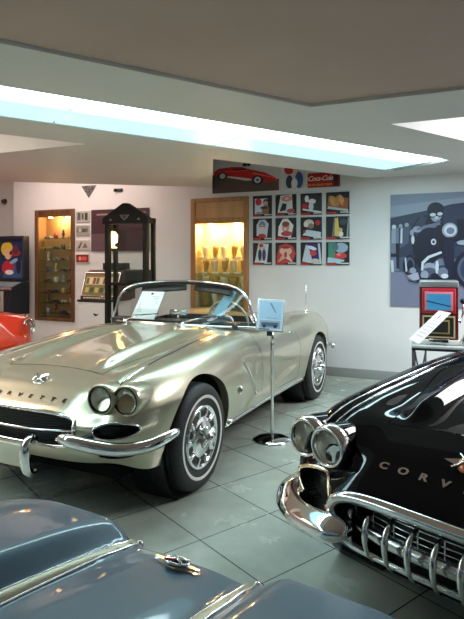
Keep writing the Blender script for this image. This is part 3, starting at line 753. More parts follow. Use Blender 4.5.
# orange-red car at the left
REDP = mat('orange_red_lacquer', srgb(206, 52, 24), .22, 0, coat=1., coatr=.03)
TfR = spl([(-.80, .60), (-.72, .66), (-.69, .76), (-.64, .83), (-.5, .862), (0, .885), (.9, .91), (1.6, .89), (2.5, .915), (2.84, .91), (3.2, .82), (3.5, .68), (3.675, .58)])
def Tred(y, x):
    v = np.abs(x); c = .62; w = ss(.36, .56, v); return Tc(y)*(1-w)+TfR(y)*w-1.5*np.maximum(0, v-c)**2
shR = Shell(OUT, Tred, zbC, zrC, roC, tuC, (-.3, 3.2))
lw = atZ(28.5, 327, .72); lp = (.62, -.665)
rzR = PI/2; off = Matrix.Rotation(rzR, 4, 'Z') @ Vector((lp[0], lp[1], 0))
root = thing('vintage_car', 'orange red vintage car with one round headlight showing at the left edge', 'car', (lw.x-off.x, lw.y-off.y, 0), rzR)
V, F = shR.V, shR.F
for (cy, cz, R) in AR: V, F = clip(V, F, lambda x, y, z: np.where(np.abs(x) > .4, np.hypot(y-cy, z-cz)-R, 1.))
rb = MB(); rb.add(V, F, REDP, True)
for sg in (1, -1):
    M = Matrix.Translation((.62*sg, -.665, .72)) @ Matrix.Rotation(PI/2, 4, 'X')
    rb.lathe([(.10, -.005), (.112, .0), (.118, -.02), (.122, -.08), (.118, -.2), (.09, -.35)], REDP, 36, M)
rb.build('body', root)
for sg in (1, -1):
    M = Matrix.Translation((.62*sg, -.665, .72)) @ Matrix.Rotation(PI/2, 4, 'X')
    hb = MB(); hb.lathe([(.005, -.06), (.05, -.045), (.08, -.012), (.085, .002)], CHROME_SOFT, 32, M); h = hb.build('headlight', root)
    lb = MB(); lb.lathe([(.0, .032), (.03, .028), (.06, .016), (.084, .0)], LENS, 32, M); lb.build('lens', h)
    bb = MB(); bb.lathe([(.082, .0), (.086, .014), (.098, .012), (.104, -.004)], CHROME, 36, M); bb.build('bezel', h)
bb = MB(); bb.sweep([(x, -.80+.10*(abs(x)/.8)**3-.05, .47) for x in np.linspace(-.84, .84, 31)], [(-.02, -.03), (.02, -.03), (.035, 0), (.02, .03), (-.02, .03)], [(x*.4, -1, 0) for x in np.linspace(-.84, .84, 31)], CHROME); bb.build('bumper', root)
for (cy, cz, R) in AR:
    for sg in (1, -1):
        wb = MB(); wb.lathe([(R+.004, .0), (R+.004, .25), (.02, .26)], BLACK, 32, Matrix.Translation((sg*.80, cy, cz)) @ Matrix.Rotation(-sg*PI/2, 4, 'Y')); wb.build('wheel_well', root)
make_wheels(root)

# ------------------------------------------------------------------ sign stand beside the champagne car
q = atZ(272, 440, 0.0)
st = thing('sign_stand', 'chrome sign stand with a tilted framed car sheet in front of the champagne car door', 'sign stand', (q.x, q.y, 0), PHI-.12)
MB().lathe([(0, .03), (.03, .03), (.12, .022), (.155, .012), (.16, 0), (0, 0)], CHROME, 48).build('base', st)
MB().lathe([(.014, .02), (.014, .80), (.018, .80), (.018, .86), (.012, .90), (.0, .90)], CHROME_SOFT, 20).build('pole', st)
TM = Matrix.Translation((-.012, -.02, 1.035)) @ Matrix.Rotation(math.radians(3), 4, 'Y') @ Matrix.Rotation(math.radians(-18), 4, 'X')
fr = MB(); fr.box((-.112, -.006, -.135), (.112, .006, .135), mat('frame_silver', (.6, .62, .64), .3, .8), .004); fr.box((-.02, .0, -.17), (.02, .012, -.10), BLACK); fr.xf(TM); f = fr.build('sign_frame', st)
pp = MB(); pp.box((-.104, -.0085, -.127), (.104, -.0065, .127), flat(206, 226, 240))
for (x0, z0, x1, z1, c) in [(-.09, -.035, .09, .115, (176, 208, 232)), (-.085, -.11, .085, -.045, (156, 178, 200)), (-.07, -.095, .07, -.062, (98, 116, 142)), (-.09, -.122, .0, -.114, (60, 70, 84)), (-.03, -.028, .06, -.022, (120, 140, 160))]:
    pp.box((x0, -.0095, z0), (x1, -.0085, z1), flat(*c))
pp.lathe([(0, 0), (.014, 0)], flat(50, 58, 70), 14, Matrix.Translation((-.045, -.0098, -.094)) @ Matrix.Rotation(PI/2, 4, 'X')); pp.lathe([(0, 0), (.014, 0)], flat(50, 58, 70), 14, Matrix.Translation((.045, -.0098, -.094)) @ Matrix.Rotation(PI/2, 4, 'X'))
pp.prism([(-.01, .10), (.005, .10), (.05, .02), (.04, .02)], .0098, .0102, flat(110, 140, 172), Matrix(((1, 0, 0, 0), (0, 0, -1, 0), (0, 1, 0, 0), (0, 0, 0, 1))))
pp.xf(TM); pp.build('sign_sheet', f)

# typed sheet and a reflection stand-in behind the champagne car's windscreen
def sheet(name, label, quad, m, thick=.0015, marks=None, cat='paper'):
    P = [Vector(p) for p in quad]; c = sum(P, Vector())/4; n = (P[1]-P[0]).cross(P[3]-P[0]).normalized()
    if n.dot(Vector((0, 0, 1.5))-c) < 0: n = -n
    b = MB(); vs = [p-c-n*thick for p in P]+[p-c for p in P]
    b.add(vs, [(0, 1, 2, 3), (4, 5, 6, 7)]+[(k, (k+1) % 4, 4+(k+1) % 4, 4+k) for k in range(4)], m)
    for (u0, v0, u1, v1, mm) in (marks or []):
        g = lambda u, v: (P[0]*(1-u)+P[1]*u)*(1-v)+(P[3]*(1-u)+P[2]*u)*v-c+n*.0008
        b.add([g(u0, v0), g(u1, v0), g(u1, v1), g(u0, v1)], [(0, 1, 2, 3)], mm)
    o = b.build(name, None, c); return tag(o, label, cat)
CM = Matrix.Translation((-2.462, 3.232, 0)) @ Matrix.Rotation(-math.radians(1.9), 4, 'Z')
def cl(x, y, z): return CM @ Vector((x, y, z))
TXT = flat(150, 160, 170)
sheet('windscreen_sheet', 'white typed sheet standing behind the left side of the champagne car windscreen', [cl(-.34, 1.06, 1.205), cl(-.10, 1.06, 1.205), cl(-.15, .965, .962), cl(-.41, .975, .962)], PAPER, marks=[(.45, .05, .55, .12, flat(40, 40, 44))]+[(.12, .18+.06*k, .88-.1*(k % 3 == 2), .20+.06*k, flat(186, 196, 206)) for k in range(10)])
sheet('windscreen_sheet', 'pale blue sheet imitating a light reflection behind the steering wheel of the champagne car', [cl(.41, 1.31, 1.225), cl(.50, 1.31, 1.215), cl(.36, 1.26, .955), cl(.24, 1.265, .955)], flat(150, 200, 226), cat='paper')  # blue strip-light reflection on the glass, made as a solid sheet

# ------------------------------------------------------------------ right: slot machine on its table
TZ = .66
mc = atD(436, 343, 5.55); mw, md, mh = .36, .36, .62
mx0 = atD(418, 343, 5.45)
slm = thing('slot_machine', 'dark red antique slot machine with blue window on the small black table', 'slot machine', (mx0.x+mw/2, mx0.y+.18, TZ), math.radians(4))
RW = noisy('red_wood', srgb(112, 26, 30), srgb(84, 18, 22), 9, .3, stretch=(1, 1, .15), coat=.5)
b = MB(); b.box((-mw/2, -.17, .05), (mw/2, .17, .60), RW, .012); b.box((-mw/2-.012, -.185, 0), (mw/2+.012, .185, .05), flat(206, 204, 198), .008); b.build('case', slm)
b = MB(); b.box((-mw/2+.0, -.19, .565), (mw/2, .17, .625), mat('brushed_tin', (.55, .56, .58), .3, .8), .008); b.build('top_plate', slm)
b = MB(); b.box((-.155, -.19, .31), (.155, -.165, .555), mat('red_enamel', srgb(178, 40, 56), .25, coat=.6), .01); b.box((-.13, -.197, .335), (.13, -.19, .52), flat(206, 120, 130), .003); wf = b.build('window_frame', slm)
b = MB(); b.box((-.11, -.20, .345), (.11, -.196, .50), flat(70, 146, 196, .12)); b.prism([(-.11, .425), (.11, .375), (.11, .383), (-.11, .433)], .2002, .2008, BLACK, Matrix(((1, 0, 0, 0), (0, 0, -1, 0), (0, 1, 0, 0), (0, 0, 0, 1)))); b.build('reel_window', wf)
b = MB(); b.box((-.15, -.178, .07), (.15, -.166, .285), flat(196, 180, 140)); b.box((-.135, -.182, .085), (.135, -.177, .27), flat(30, 26, 24)); b.box((-.10, -.186, .11), (.10, -.181, .245), flat(160, 140, 90)); b.box((-.085, -.19, .125), (.085, -.185, .23), flat(34, 30, 26)); b.build('award_panel', slm)
b = MB(); b.lathe([(.03, 0), (.03, .03), (.012, .035)], CHROME, 18, Matrix.Translation((mw/2, .0, .22)) @ Matrix.Rotation(PI/2, 4, 'Y')); b.tube([(mw/2+.03, 0, .22), (mw/2+.05, 0, .30), (mw/2+.05, -.02, .40)], .009, CHROME, 8); b.lathe([(.0, .03), (.022, .02), (.03, 0), (.022, -.02), (0, -.03)], BLACK, 18, Matrix.Translation((mw/2+.05, -.02, .42))); b.build('lever', slm)
b = MB(); b.box((-.09, -.205, .02), (.09, -.185, .06), CHROME, .006); b.build('coin_tray', slm)
tcx, tcy = slm.location.x+.05, slm.location.y
tbl = thing('side_table', 'small black iron table with crossed legs under the slot machine', 'table', (tcx, tcy, 0), math.radians(4))
b = MB(); b.box((-.30, -.26, TZ-.03), (.30, .24, TZ-.002), mat('pale_tabletop', srgb(170, 176, 176), .35), .006); b.build('tabletop', tbl)
b = MB(); b.box((-.30, -.262, TZ-.05), (.30, -.245, TZ-.03), BLACK); b.box((-.30, .225, TZ-.05), (.30, .24, TZ-.03), BLACK); b.box((-.30, -.25, TZ-.05), (-.285, .235, TZ-.03), BLACK); b.box((.285, -.25, TZ-.05), (.30, .235, TZ-.03), BLACK); b.build('apron', tbl)
for sx in (-1, 1):
    for sy in (-.245, .225): MB().tube([(sx*.285, sy, 0), (sx*.285, sy, TZ-.03)], .014, BLACK, 8).build('leg', tbl)
b = MB()
for sx in (-1, 1):
    b.tube([(sx*.285, -.245, .06), (sx*.285, .225, TZ-.06)], .008, BLACK, 6); b.tube([(sx*.285, .225, .06), (sx*.285, -.245, TZ-.06)], .008, BLACK, 6)
b.tube([(-.27, -.25, .06), (-.17, -.25, TZ-.06)], .009, BLACK, 6); b.tube([(-.17, -.25, .06), (-.27, -.25, TZ-.06)], .009, BLACK, 6); b.tube([(-.17, -.25, .03), (-.17, -.25, TZ-.05)], .010, BLACK, 6); b.build('cross_brace', tbl)
sheet('information_card', 'white typed card slanting across the front of the slot machine', [atD(439, 310.5, 5.12), atD(451, 313, 5.12), atD(419, 344, 4.98), atD(408.7, 339, 4.98)], PAPER, .004, [(.42, .12, .5, .24, flat(40, 44, 50))]+[(.2, .3+.1*k, .85, .33+.1*k, flat(196, 204, 212)) for k in range(6)])

# ------------------------------------------------------------------ pictures on the wall
def panel(name, label, cat, x0, x1, z0, z1, art, frame=(240, 240, 238), back=(18, 18, 22), fw=0., y=YW, thick=.02, group=None):
    """flat print on the wall; art is a list of (shape, colour) in 0..1 units, painted in order"""
    cx, cz = (x0+x1)/2, (z0+z1)/2; w, h = x1-x0, z1-z0
    b = MB(); b.box((-w/2, -thick, -h/2), (w/2, 0, h/2), flat(*frame), .002)
    ax, az = w/2-fw, h/2-fw
    lay = [thick]
    def put(poly, c):
        lay[0] += .0004
        vs = []
        for (u, v) in poly:
            u = min(1, max(0, u)); v = min(1, max(0, v)); vs.append(((u-.5)*2*ax, -lay[0], (v-.5)*2*az))
        b.add(vs, [tuple(range(len(vs)))], flat(*c))
    put([(0, 0), (1, 0), (1, 1), (0, 1)], back)
    for (sh_, c) in art: put(sh_, c)
    o = b.build(name, None, (cx, y, cz)); tag(o, label, cat, group); return o, lay[0]
def el(cx, cy, rx, ry=None, n=18, a=0.):
    ry = ry or rx; return [(cx+rx*math.cos(2*PI*k/n)*math.cos(a)-ry*math.sin(2*PI*k/n)*math.sin(a), cy+rx*math.cos(2*PI*k/n)*math.sin(a)+ry*math.sin(2*PI*k/n)*math.cos(a)) for k in range(n)]
def rc(x0, y0, x1, y1): return [(x0, y0), (x1, y0), (x1, y1), (x0, y1)]
R_, K_, Wt, SK, PK = (196, 40, 44), (22, 22, 28), (228, 230, 232), (214, 168, 140), (206, 110, 110)
strip = [(rc(0, 0, .45, .10), (176, 36, 40)), (rc(.62, .04, 1, .10), (200, 200, 200))]
arts = [
 [(rc(.1, .12, .8, .86), (206, 220, 232)), (el(.3, .7, .17), R_), (el(.72, .68, .16), (60, 44, 40)), (el(.7, .62, .10, .12), SK), (el(.68, .3, .2, .25), (150, 104, 80)), (rc(.2, .14, .5, .2), (70, 120, 150)), (rc(.42, .36, .78, .46), (40, 36, 40))],
 [([(.1, .15), (.85, .1), (.8, 1), (.25, .95)], (214, 216, 220)), (el(.55, .8, .26, .14), (208, 128, 120)), ([(.2, .2), (.5, .25), (.55, .55), (.35, .6)], K_), (el(.75, .22, .2, .10), (190, 70, 80)), (el(.55, .8, .1, .06), (232, 190, 176))],
 [([(.0, .2), (1, .05), (1, .9), (.1, .95)], (40, 42, 48)), (el(.3, .75, .1, .16), Wt), (el(.55, .62, .18, .12), Wt), (el(.5, .38, .12, .2), (220, 222, 226)), (el(.2, .4, .13), R_), ([(.1, .22), (1, .06), (1, .14), (.1, .3)], Wt)],
 [([(.05, .35), (.95, .2), (.98, .7), (.1, .85)], (150, 92, 50)), (el(.3, .6, .14, .26, a=.4), (206, 150, 84)), (el(.5, .6, .12, .28, a=-.3), (190, 130, 66)), (el(.68, .62, .1, .26, a=.3), (214, 164, 100)), (el(.82, .45, .1), (200, 70, 50)), ([(.05, .25), (.95, .1), (.95, .2), (.1, .36)], (190, 190, 188))],
 [([(.2, .2), (.75, .12), (.85, .75), (.65, .95), (.35, .93), (.2, .7)], (196, 206, 222)), (el(.5, .68, .18, .2), (120, 130, 160)), (el(.5, .55, .14, .16), (228, 200, 190)), (el(.5, .2, .22, .10), R_), (rc(.4, .62, .6, .66), (60, 60, 80))],
 [([(.12, .18), (.75, .1), (.88, .65), (.6, .97), (.35, .95), (.15, .6)], (236, 236, 238)), (el(.5, .58, .18, .24), (216, 150, 140)), (el(.5, .72, .18, .12), (150, 70, 64)), (el(.55, .28, .28, .12), (196, 60, 66)), (el(.48, .5, .06, .04), (240, 220, 210))],
 [([(.1, .2), (.95, .05), (.98, .32), (.3, .45)], (200, 214, 226)), (el(.4, .72, .24, .18), (214, 206, 196)), (el(.5, .6, .14, .12), (150, 120, 110)), (el(.82, .75, .12), R_), (el(.25, .68, .10, .12), (232, 228, 220)), (rc(.14, .3, .24, .42), R_)],
 [([(.25, .05), (.35, .95), (.42, .95), (.32, .05)], (120, 124, 130)), ([(.88, .05), (.95, .95), (1, .95), (.96, .05)], (150, 154, 160)), ([(.36, .15), (.6, .1), (.52, .95), (.4, .9)], (226, 196, 96)), (el(.6, .4, .12, .1), (214, 180, 110)), (el(.65, .22, .1, .12), (230, 226, 216)), (el(.75, .75, .16, .14), (60, 66, 80))],
 [([(.1, .1), (.75, .1), (.85, .95), (.3, 1)], (206, 212, 220)), (el(.45, .88, .12, .08), R_), (el(.38, .45, .1, .28), (40, 50, 76)), (el(.6, .45, .1, .28), (56, 66, 96)), (el(.38, .74, .06, .07), SK), (el(.6, .74, .06, .07), SK), (rc(.1, .08, .75, .16), (226, 224, 220))],
 [([(.05, .1), (.8, .06), (.98, .5), (.85, .85), (.5, .97), (.2, .85), (.08, .45)], (196, 60, 56)), (el(.5, .62, .3, .2), (222, 190, 170)), (el(.5, .78, .2, .06), (150, 40, 40)), ([(.1, .1), (.4, .55), (.5, .3)], (226, 170, 150)), ([(.85, .1), (.6, .55), (.5, .3)], (230, 200, 186)), (el(.5, .45, .07, .14), R_)],
 [([(.1, .15), (.3, .95), (.98, .9), (.8, .05)], (34, 30, 110)), ([(.08, .15), (.25, .9), (.38, .85), (.6, .06)], (196, 206, 216)), (el(.6, .52, .16, .12), (200, 60, 60)), (el(.55, .75, .22, .08, a=-.3), (226, 230, 240)), (el(.7, .18, .2, .1), (206, 190, 180)), ([(.9, .1), (.82, .95), (.92, .95), (1, .1)], (200, 204, 210))],
 [(rc(.1, .3, .4, .98), (60, 140, 116)), (el(.65, .75, .3, .22), (150, 176, 196)), (el(.4, .78, .14, .16), (90, 110, 120)), (el(.62, .4, .28, .14), (204, 56, 60)), (el(.55, .46, .1, .06), (226, 130, 120)), ([(.05, .1), (.75, .04), (.8, .22), (.08, .34)], (170, 206, 220)), (el(.75, .1, .12, .05), K_)],
]
desc = ['red disc and dark-haired figure', 'pale sheet under a pink oval', 'white shapes on grey with a red spot', 'brown and amber leaning shapes', 'white hooded figure in pale blue', 'white veiled figure with red below', 'cream figure over a pale slab', 'tall yellow figure between grey bars', 'pair of dark blue figures under a red dot', 'big red round shape with pale arms', 'deep blue field with red and white', 'green block and red car shape']
ptype = ['top row leftmost', 'top row second from left', 'top row third from left', 'top row rightmost', 'middle row leftmost', 'middle row second from left', 'middle row third from left', 'middle row rightmost', 'bottom row leftmost', 'bottom row second from left', 'bottom row third from left', 'bottom row rightmost']
cols = [(253.5, 272), (276, 296.5), (301, 322), (326.5, 349.5)]; rows = [(196, 215.5), (219.5, 240), (244.5, 265)]
xa = [(atY(a, 230, YW).x, atY(b_, 230, YW).x) for a, b_ in cols]
zr = [(1.5+.0, 0)]
zrow = []
for (ya, yb) in rows:
    m = .5*(atY(264, ya, YW).z+atY(336, ya-4, YW).z); n_ = .5*(atY(264, yb, YW).z+atY(336, yb-.5, YW).z); zrow.append((n_, m))
for r in range(3):
    for c_ in range(4):
        i = r*4+c_; (x0, x1), (z0, z1) = xa[c_], zrow[r]
        panel('wall_print', 'black square print, %s: %s' % (desc[i], ptype[i]), 'picture', x0, x1, z0, z1, arts[i]+strip, frame=(30, 30, 34), group='square advert prints in a grid on the back wall')
# red sports car poster, portrait print and drink sign above the grid
x0, x1 = atY(213, 190, YW).x, atY(279.5, 190, YW).x; zb_ = 2.417
car_art = [(rc(0, 0, 1, .36), (96, 78, 70)), ([(0, .3), (0, .62), (.55, .34), (1, .12), (1, 0), (0, 0)], (90, 72, 66)),
 ([(.03, .70), (.10, .80), (.30, .83), (.50, .80), (.60, .70), (.80, .58), (.95, .40), (.97, .30), (.86, .28), (.68, .33), (.55, .43), (.3, .52), (.10, .54), (.03, .60)], (200, 30, 28)),
 ([(.30, .76), (.50, .76), (.58, .69), (.34, .70)], (70, 20, 20)), ([(.44, .82), (.50, .95), (.54, .95), (.58, .70)], (180, 196, 206)), (el(.50, .87, .035, .06), (44, 36, 34)), (el(.56, .87, .03, .055), (40, 34, 36)),
 ([(.62, .60), (.92, .42), (.93, .40), (.62, .56)], (236, 120, 100)), ([(.10, .70), (.55, .70), (.55, .68), (.10, .67)], (232, 90, 76)),
 (el(.16, .55, .075, .14), (30, 26, 28)), (el(.16, .55, .045, .09), (190, 190, 194)), (el(.69, .36, .085, .15), (28, 26, 28)), (el(.69, .36, .05, .10), (196, 196, 200)), (el(.69, .36, .02, .04), (60, 60, 60))]
panel('wall_poster', 'wide poster of an open red sports car on a grey-white ground', 'poster', x0, x1, zb_, zb_+.43, car_art, frame=(222, 222, 222), back=(206, 208, 212))
x0, x1 = atY(284, 190, YW).x, atY(304, 190, YW).x
panel('wall_print', 'pale blue print with red disc between car poster and red sign', 'picture', x0, x1, zb_+.005, zb_+.40, [(rc(.0, .0, 1, 1), (206, 214, 222)), (el(.28, .66, .24, .16), (196, 34, 40)), (el(.62, .66, .16, .16), (206, 180, 120)), (el(.6, .52, .12, .14), (226, 196, 176)), (el(.78, .3, .2, .28), (60, 90, 150)), (el(.3, .25, .18, .22), (50, 60, 90)), (el(.55, .2, .16, .16), (230, 230, 230))], frame=(230, 230, 230))
x0, x1 = atY(308, 188, YW).x, atY(340, 188, YW).x; zs0 = 2.43; zs1 = zs0+.185
sg_, ly = panel('wall_sign', 'red drink sign with white script lettering, last in the upper row', 'sign', x0, x1, zs0, zs1, [([(.74, .0), (1, 0), (1, 1), (.80, 1)], (120, 22, 22)), ([(.84, .05), (.94, .05), (.95, .6), (.91, .95), (.88, .95), (.84, .6)], (50, 22, 18))], frame=(90, 20, 20), back=(178, 24, 28), fw=.006)
VM = Matrix(((1, 0, 0, 0), (0, 0, -1, 0), (0, 1, 0, 0), (0, 0, 0, 1)))
t = text_mesh('Coca-Cola', .088, .0006, flat(240, 236, 230), shear=.35, spacing=.86, bold=.001); t.xf(Matrix.Translation((-.045, -ly-.001, .02)) @ VM); t.build('script_lettering', sg_)
t = text_mesh('SIGN OF GOOD TASTE', .034, .0006, flat(240, 190, 60), bold=.0006); t.xf(Matrix.Translation((-.06, -ly-.001, -.062)) @ VM); t.build('slogan_lettering', sg_)

# big black and white mural
x0, x1 = atY(390.5, 250, YW).x, atY(492, 250, YW).x; z0, z1 = atY(390.5, 306, YW).z, atY(390.5, 195, YW).z
A = lambda px, py: ((px/464*78+386-390.5)/101.5, 1-(py/619*104+188-195)/111)      # zoomed-crop pixel -> print units
def pl(*p): return [A(a, b_) for a, b_ in p]
def ea(cx, cy, rx, ry, n=20, a=0.):
    return [A(cx+rx*math.cos(2*PI*k/n)*math.cos(a)-ry*math.sin(2*PI*k/n)*math.sin(a), cy+rx*math.cos(2*PI*k/n)*math.sin(a)+ry*math.sin(2*PI*k/n)*math.cos(a)) for k in range(n)]
g1, g2, g3, g4, g5, g6 = (140, 150, 168), (104, 114, 138), (74, 84, 108), (46, 54, 78), (22, 26, 44), (190, 200, 212)
mural = [(pl((20, 30), (640, 10), (640, 160), (20, 190)), (126, 138, 160)), (pl((20, 110), (640, 60), (640, 140), (20, 170)), (144, 154, 174)), (pl((20, 180), (260, 140), (400, 110), (640, 90), (640, 420), (20, 420)), g4),
 (pl((20, 500), (200, 490), (640, 520), (640, 800), (20, 800)), (118, 122, 146)), (pl((20, 420), (200, 400), (200, 500), (20, 500)), g3), (pl((190, 470), (640, 440), (640, 560), (190, 560)), g4),
 (pl((30, 250), (80, 235), (84, 490), (30, 500)), g2), (pl((36, 240), (60, 236), (62, 330), (34, 330)), g1), (pl((90, 240), (150, 225), (140, 330), (88, 360)), g3), (pl((92, 245), (104, 240), (102, 330), (90, 330)), g6), (pl((60, 330), (84, 330), (84, 480), (66, 480)), g5), (ea(50, 232, 14, 12), g6), (ea(92, 228, 12, 12), g1), (ea(130, 222, 13, 12), g1), (pl((30, 390), (74, 390), (74, 410), (30, 410)), g5), (pl((28, 430), (46, 430), (50, 500), (34, 500)), g6),
 (pl((150, 260), (200, 180), (270, 165), (345, 180), (360, 260), (350, 400), (260, 470), (200, 470), (170, 380)), g5), (pl((155, 260), (215, 175), (255, 180), (230, 250), (190, 290)), g4), (ea(195, 250, 28, 18), g1), (pl((190, 240), (310, 225), (312, 240), (195, 256)), g2), (ea(168, 310, 10, 26), g6), (ea(162, 268, 12, 18), g1),
 (ea(305, 140, 50, 44), g5), (ea(308, 165, 36, 44), g1), (ea(306, 128, 47, 30), (22, 24, 46)), (pl((262, 150), (352, 145), (354, 178), (270, 186)), (26, 28, 50)), (ea(290, 168, 18, 10), g6), (ea(332, 164, 16, 10), g6), (ea(326, 208, 17, 7), g3), (pl((300, 178), (322, 176), (320, 192), (304, 194)), (186, 190, 208)),
 (pl((230, 230), (330, 210), (336, 226), (232, 246)), g2), (ea(270, 300, 70, 60), (24, 26, 48)), (ea(294, 324, 16, 18), g6), (ea(294, 324, 8, 9), g5),
 (ea(390, 258, 46, 42), g1), (ea(392, 258, 36, 33), g6), (ea(394, 262, 24, 20), g2), (pl((345, 300), (440, 296), (440, 316), (350, 318)), g5), (pl((360, 320), (410, 316), (420, 520), (380, 540), (352, 420)), (26, 28, 52)), (pl((430, 200), (640, 190), (640, 330), (440, 320)), g5), (ea(470, 330, 40, 14), g1),
 (ea(150, 460, 42, 62), g5), (ea(150, 460, 30, 48), g3), (ea(152, 462, 20, 34), g5), (pl((118, 420), (126, 412), (134, 490), (124, 500)), g6), (ea(520, 480, 110, 110), g5), (ea(520, 480, 86, 86), g3), (ea(520, 480, 70, 72), g4),
 (pl((222, 440), (260, 405), (340, 378), (344, 390), (270, 418), (236, 450), (232, 490), (218, 490)), g6), (ea(270, 470, 36, 26), g1), (ea(270, 500, 44, 28), g3), (ea(315, 470, 10, 40), g6), (ea(350, 500, 30, 30), g2), (ea(240, 515, 24, 26), g1), (ea(360, 520, 22, 14), g6), (ea(300, 520, 24, 16), g5), (pl((205, 530), (420, 540), (420, 560), (205, 550)), g5),
 (ea(168, 490, 20, 18), g1), (pl((130, 520), (200, 500), (210, 540), (170, 550)), (160, 164, 188)), (pl((140, 545), (200, 560), (196, 566), (140, 552)), g4)]
panel('wall_mural', 'large black and white photo print of a goggled motorcyclist on the right wall area', 'poster', x0, x1, z0, z1, mural, frame=(206, 210, 216), back=g2, thick=.012)
# small framed pictures beside the tall cabinet and the dark poster
for i, (ya, yb, arti, lab, bk) in enumerate([
 (211, 222, [(rc(.1, .1, .35, .9), (90, 90, 88)), (rc(.45, .2, .6, .8), (70, 70, 72)), (rc(.7, .1, .92, .85), (60, 60, 60))], 'small grey framed photo, topmost of the column of four', (170, 168, 160)),
 (225, 235.5, [(rc(.05, .3, .95, .7), (110, 108, 102)), (el(.3, .5, .12, .2), (190, 188, 180)), (el(.65, .45, .16, .2), (80, 78, 76))], 'small grey framed photo, second from the top of the column', (150, 148, 142)),
 (240, 250, [([(.1, .1), (.4, .9), (.5, .9), (.3, .1)], (90, 80, 82)), ([(.5, .1), (.7, .8), (.95, .2)], (120, 100, 100))], 'small pale framed photo, third from the top of the column', (186, 178, 172)),
 (254, 263, [(el(.3, .5, .12, .3), (220, 150, 130)), (rc(.45, .25, .85, .75), (206, 90, 80))], 'small red framed picture, lowest of the column of four', (140, 24, 24))]):
    panel('framed_picture', lab, 'picture', atY(76.5, 230, YW).x, atY(90, 230, YW).x, atY(83, yb, YW).z, atY(83, ya, YW).z, arti, frame=(196, 192, 184), back=bk, fw=.012, group='small framed pictures in a column')
panel('wall_poster', 'dark maroon poster partly behind the tall black frame', 'poster', atY(92, 230, YW).x, atY(149.5, 230, YW).x, atY(120, 251, YW).z, atY(120, 209, YW).z,
      [(rc(0, .3, 1, 1), (66, 40, 44)), (rc(0, 0, .28, .42), (96, 74, 78)), (rc(.3, .0, .62, .5), (50, 30, 34)), (rc(.62, .0, 1, .45), (74, 50, 56)), (rc(.1, .86, .3, .9), (150, 120, 120)), (rc(.72, .88, .95, .92), (140, 112, 112)), (rc(.44, .1, .5, .95), (30, 18, 22)), (el(.4, .4, .03, .12), (236, 200, 150))], frame=(60, 36, 40), back=(70, 44, 48))
# pennants high on the wall
p = atY(89, 187, YW); b = MB(); b.add([(-.14, -.010, .02), (.14, -.010, .02), (0.0, -.010, -.17)]+[(-.14, .0, .02), (.14, .0, .02), (0.0, .0, -.17)], [(0, 1, 2), (5, 4, 3), (0, 3, 4, 1), (1, 4, 5, 2), (2, 5, 3, 0)], noisy('pennant_cloth', srgb(58, 56, 60), srgb(120, 118, 118), 30, .8)); tag(b.build('pennant', None, (p.x, YW, p.z+.0)), 'dark triangular pennant high on the wall above the small pictures', 'pennant')
p = atY(119.5, 190, YW); b = MB(); b.box((-.09, -.03, -.025), (.06, -.002, .02), BLACK, .006); b.lathe([(.0, .03), (.02, .02), (.024, 0)], BLACK, 12, Matrix.Translation((-.05, -.03, 0)) @ Matrix.Rotation(PI/2, 4, 'X')); tag(b.build('wall_bracket', None, (p.x, YW, p.z)), 'tiny black bracket high on the wall above the maroon poster', 'bracket')
p = atY(5, 201.5, YW+.22); b = MB(); b.lathe([(.0, .07), (.03, .06), (.04, .02), (.05, 0)], mat('dark_bronze', (.06, .045, .04), .4, .6), 16, Matrix.Rotation(PI/2, 4, 'X')); b.tube([(0, -.06, 0), (.10, -.09, -.03)], .014, mat('dark_bronze', (.06, .045, .04), .4, .6), 8); tag(b.build('wall_spotlight', None, (p.x, YW+.22, p.z)), 'small dark wall fitting high at the left edge of the photo', 'wall fitting')

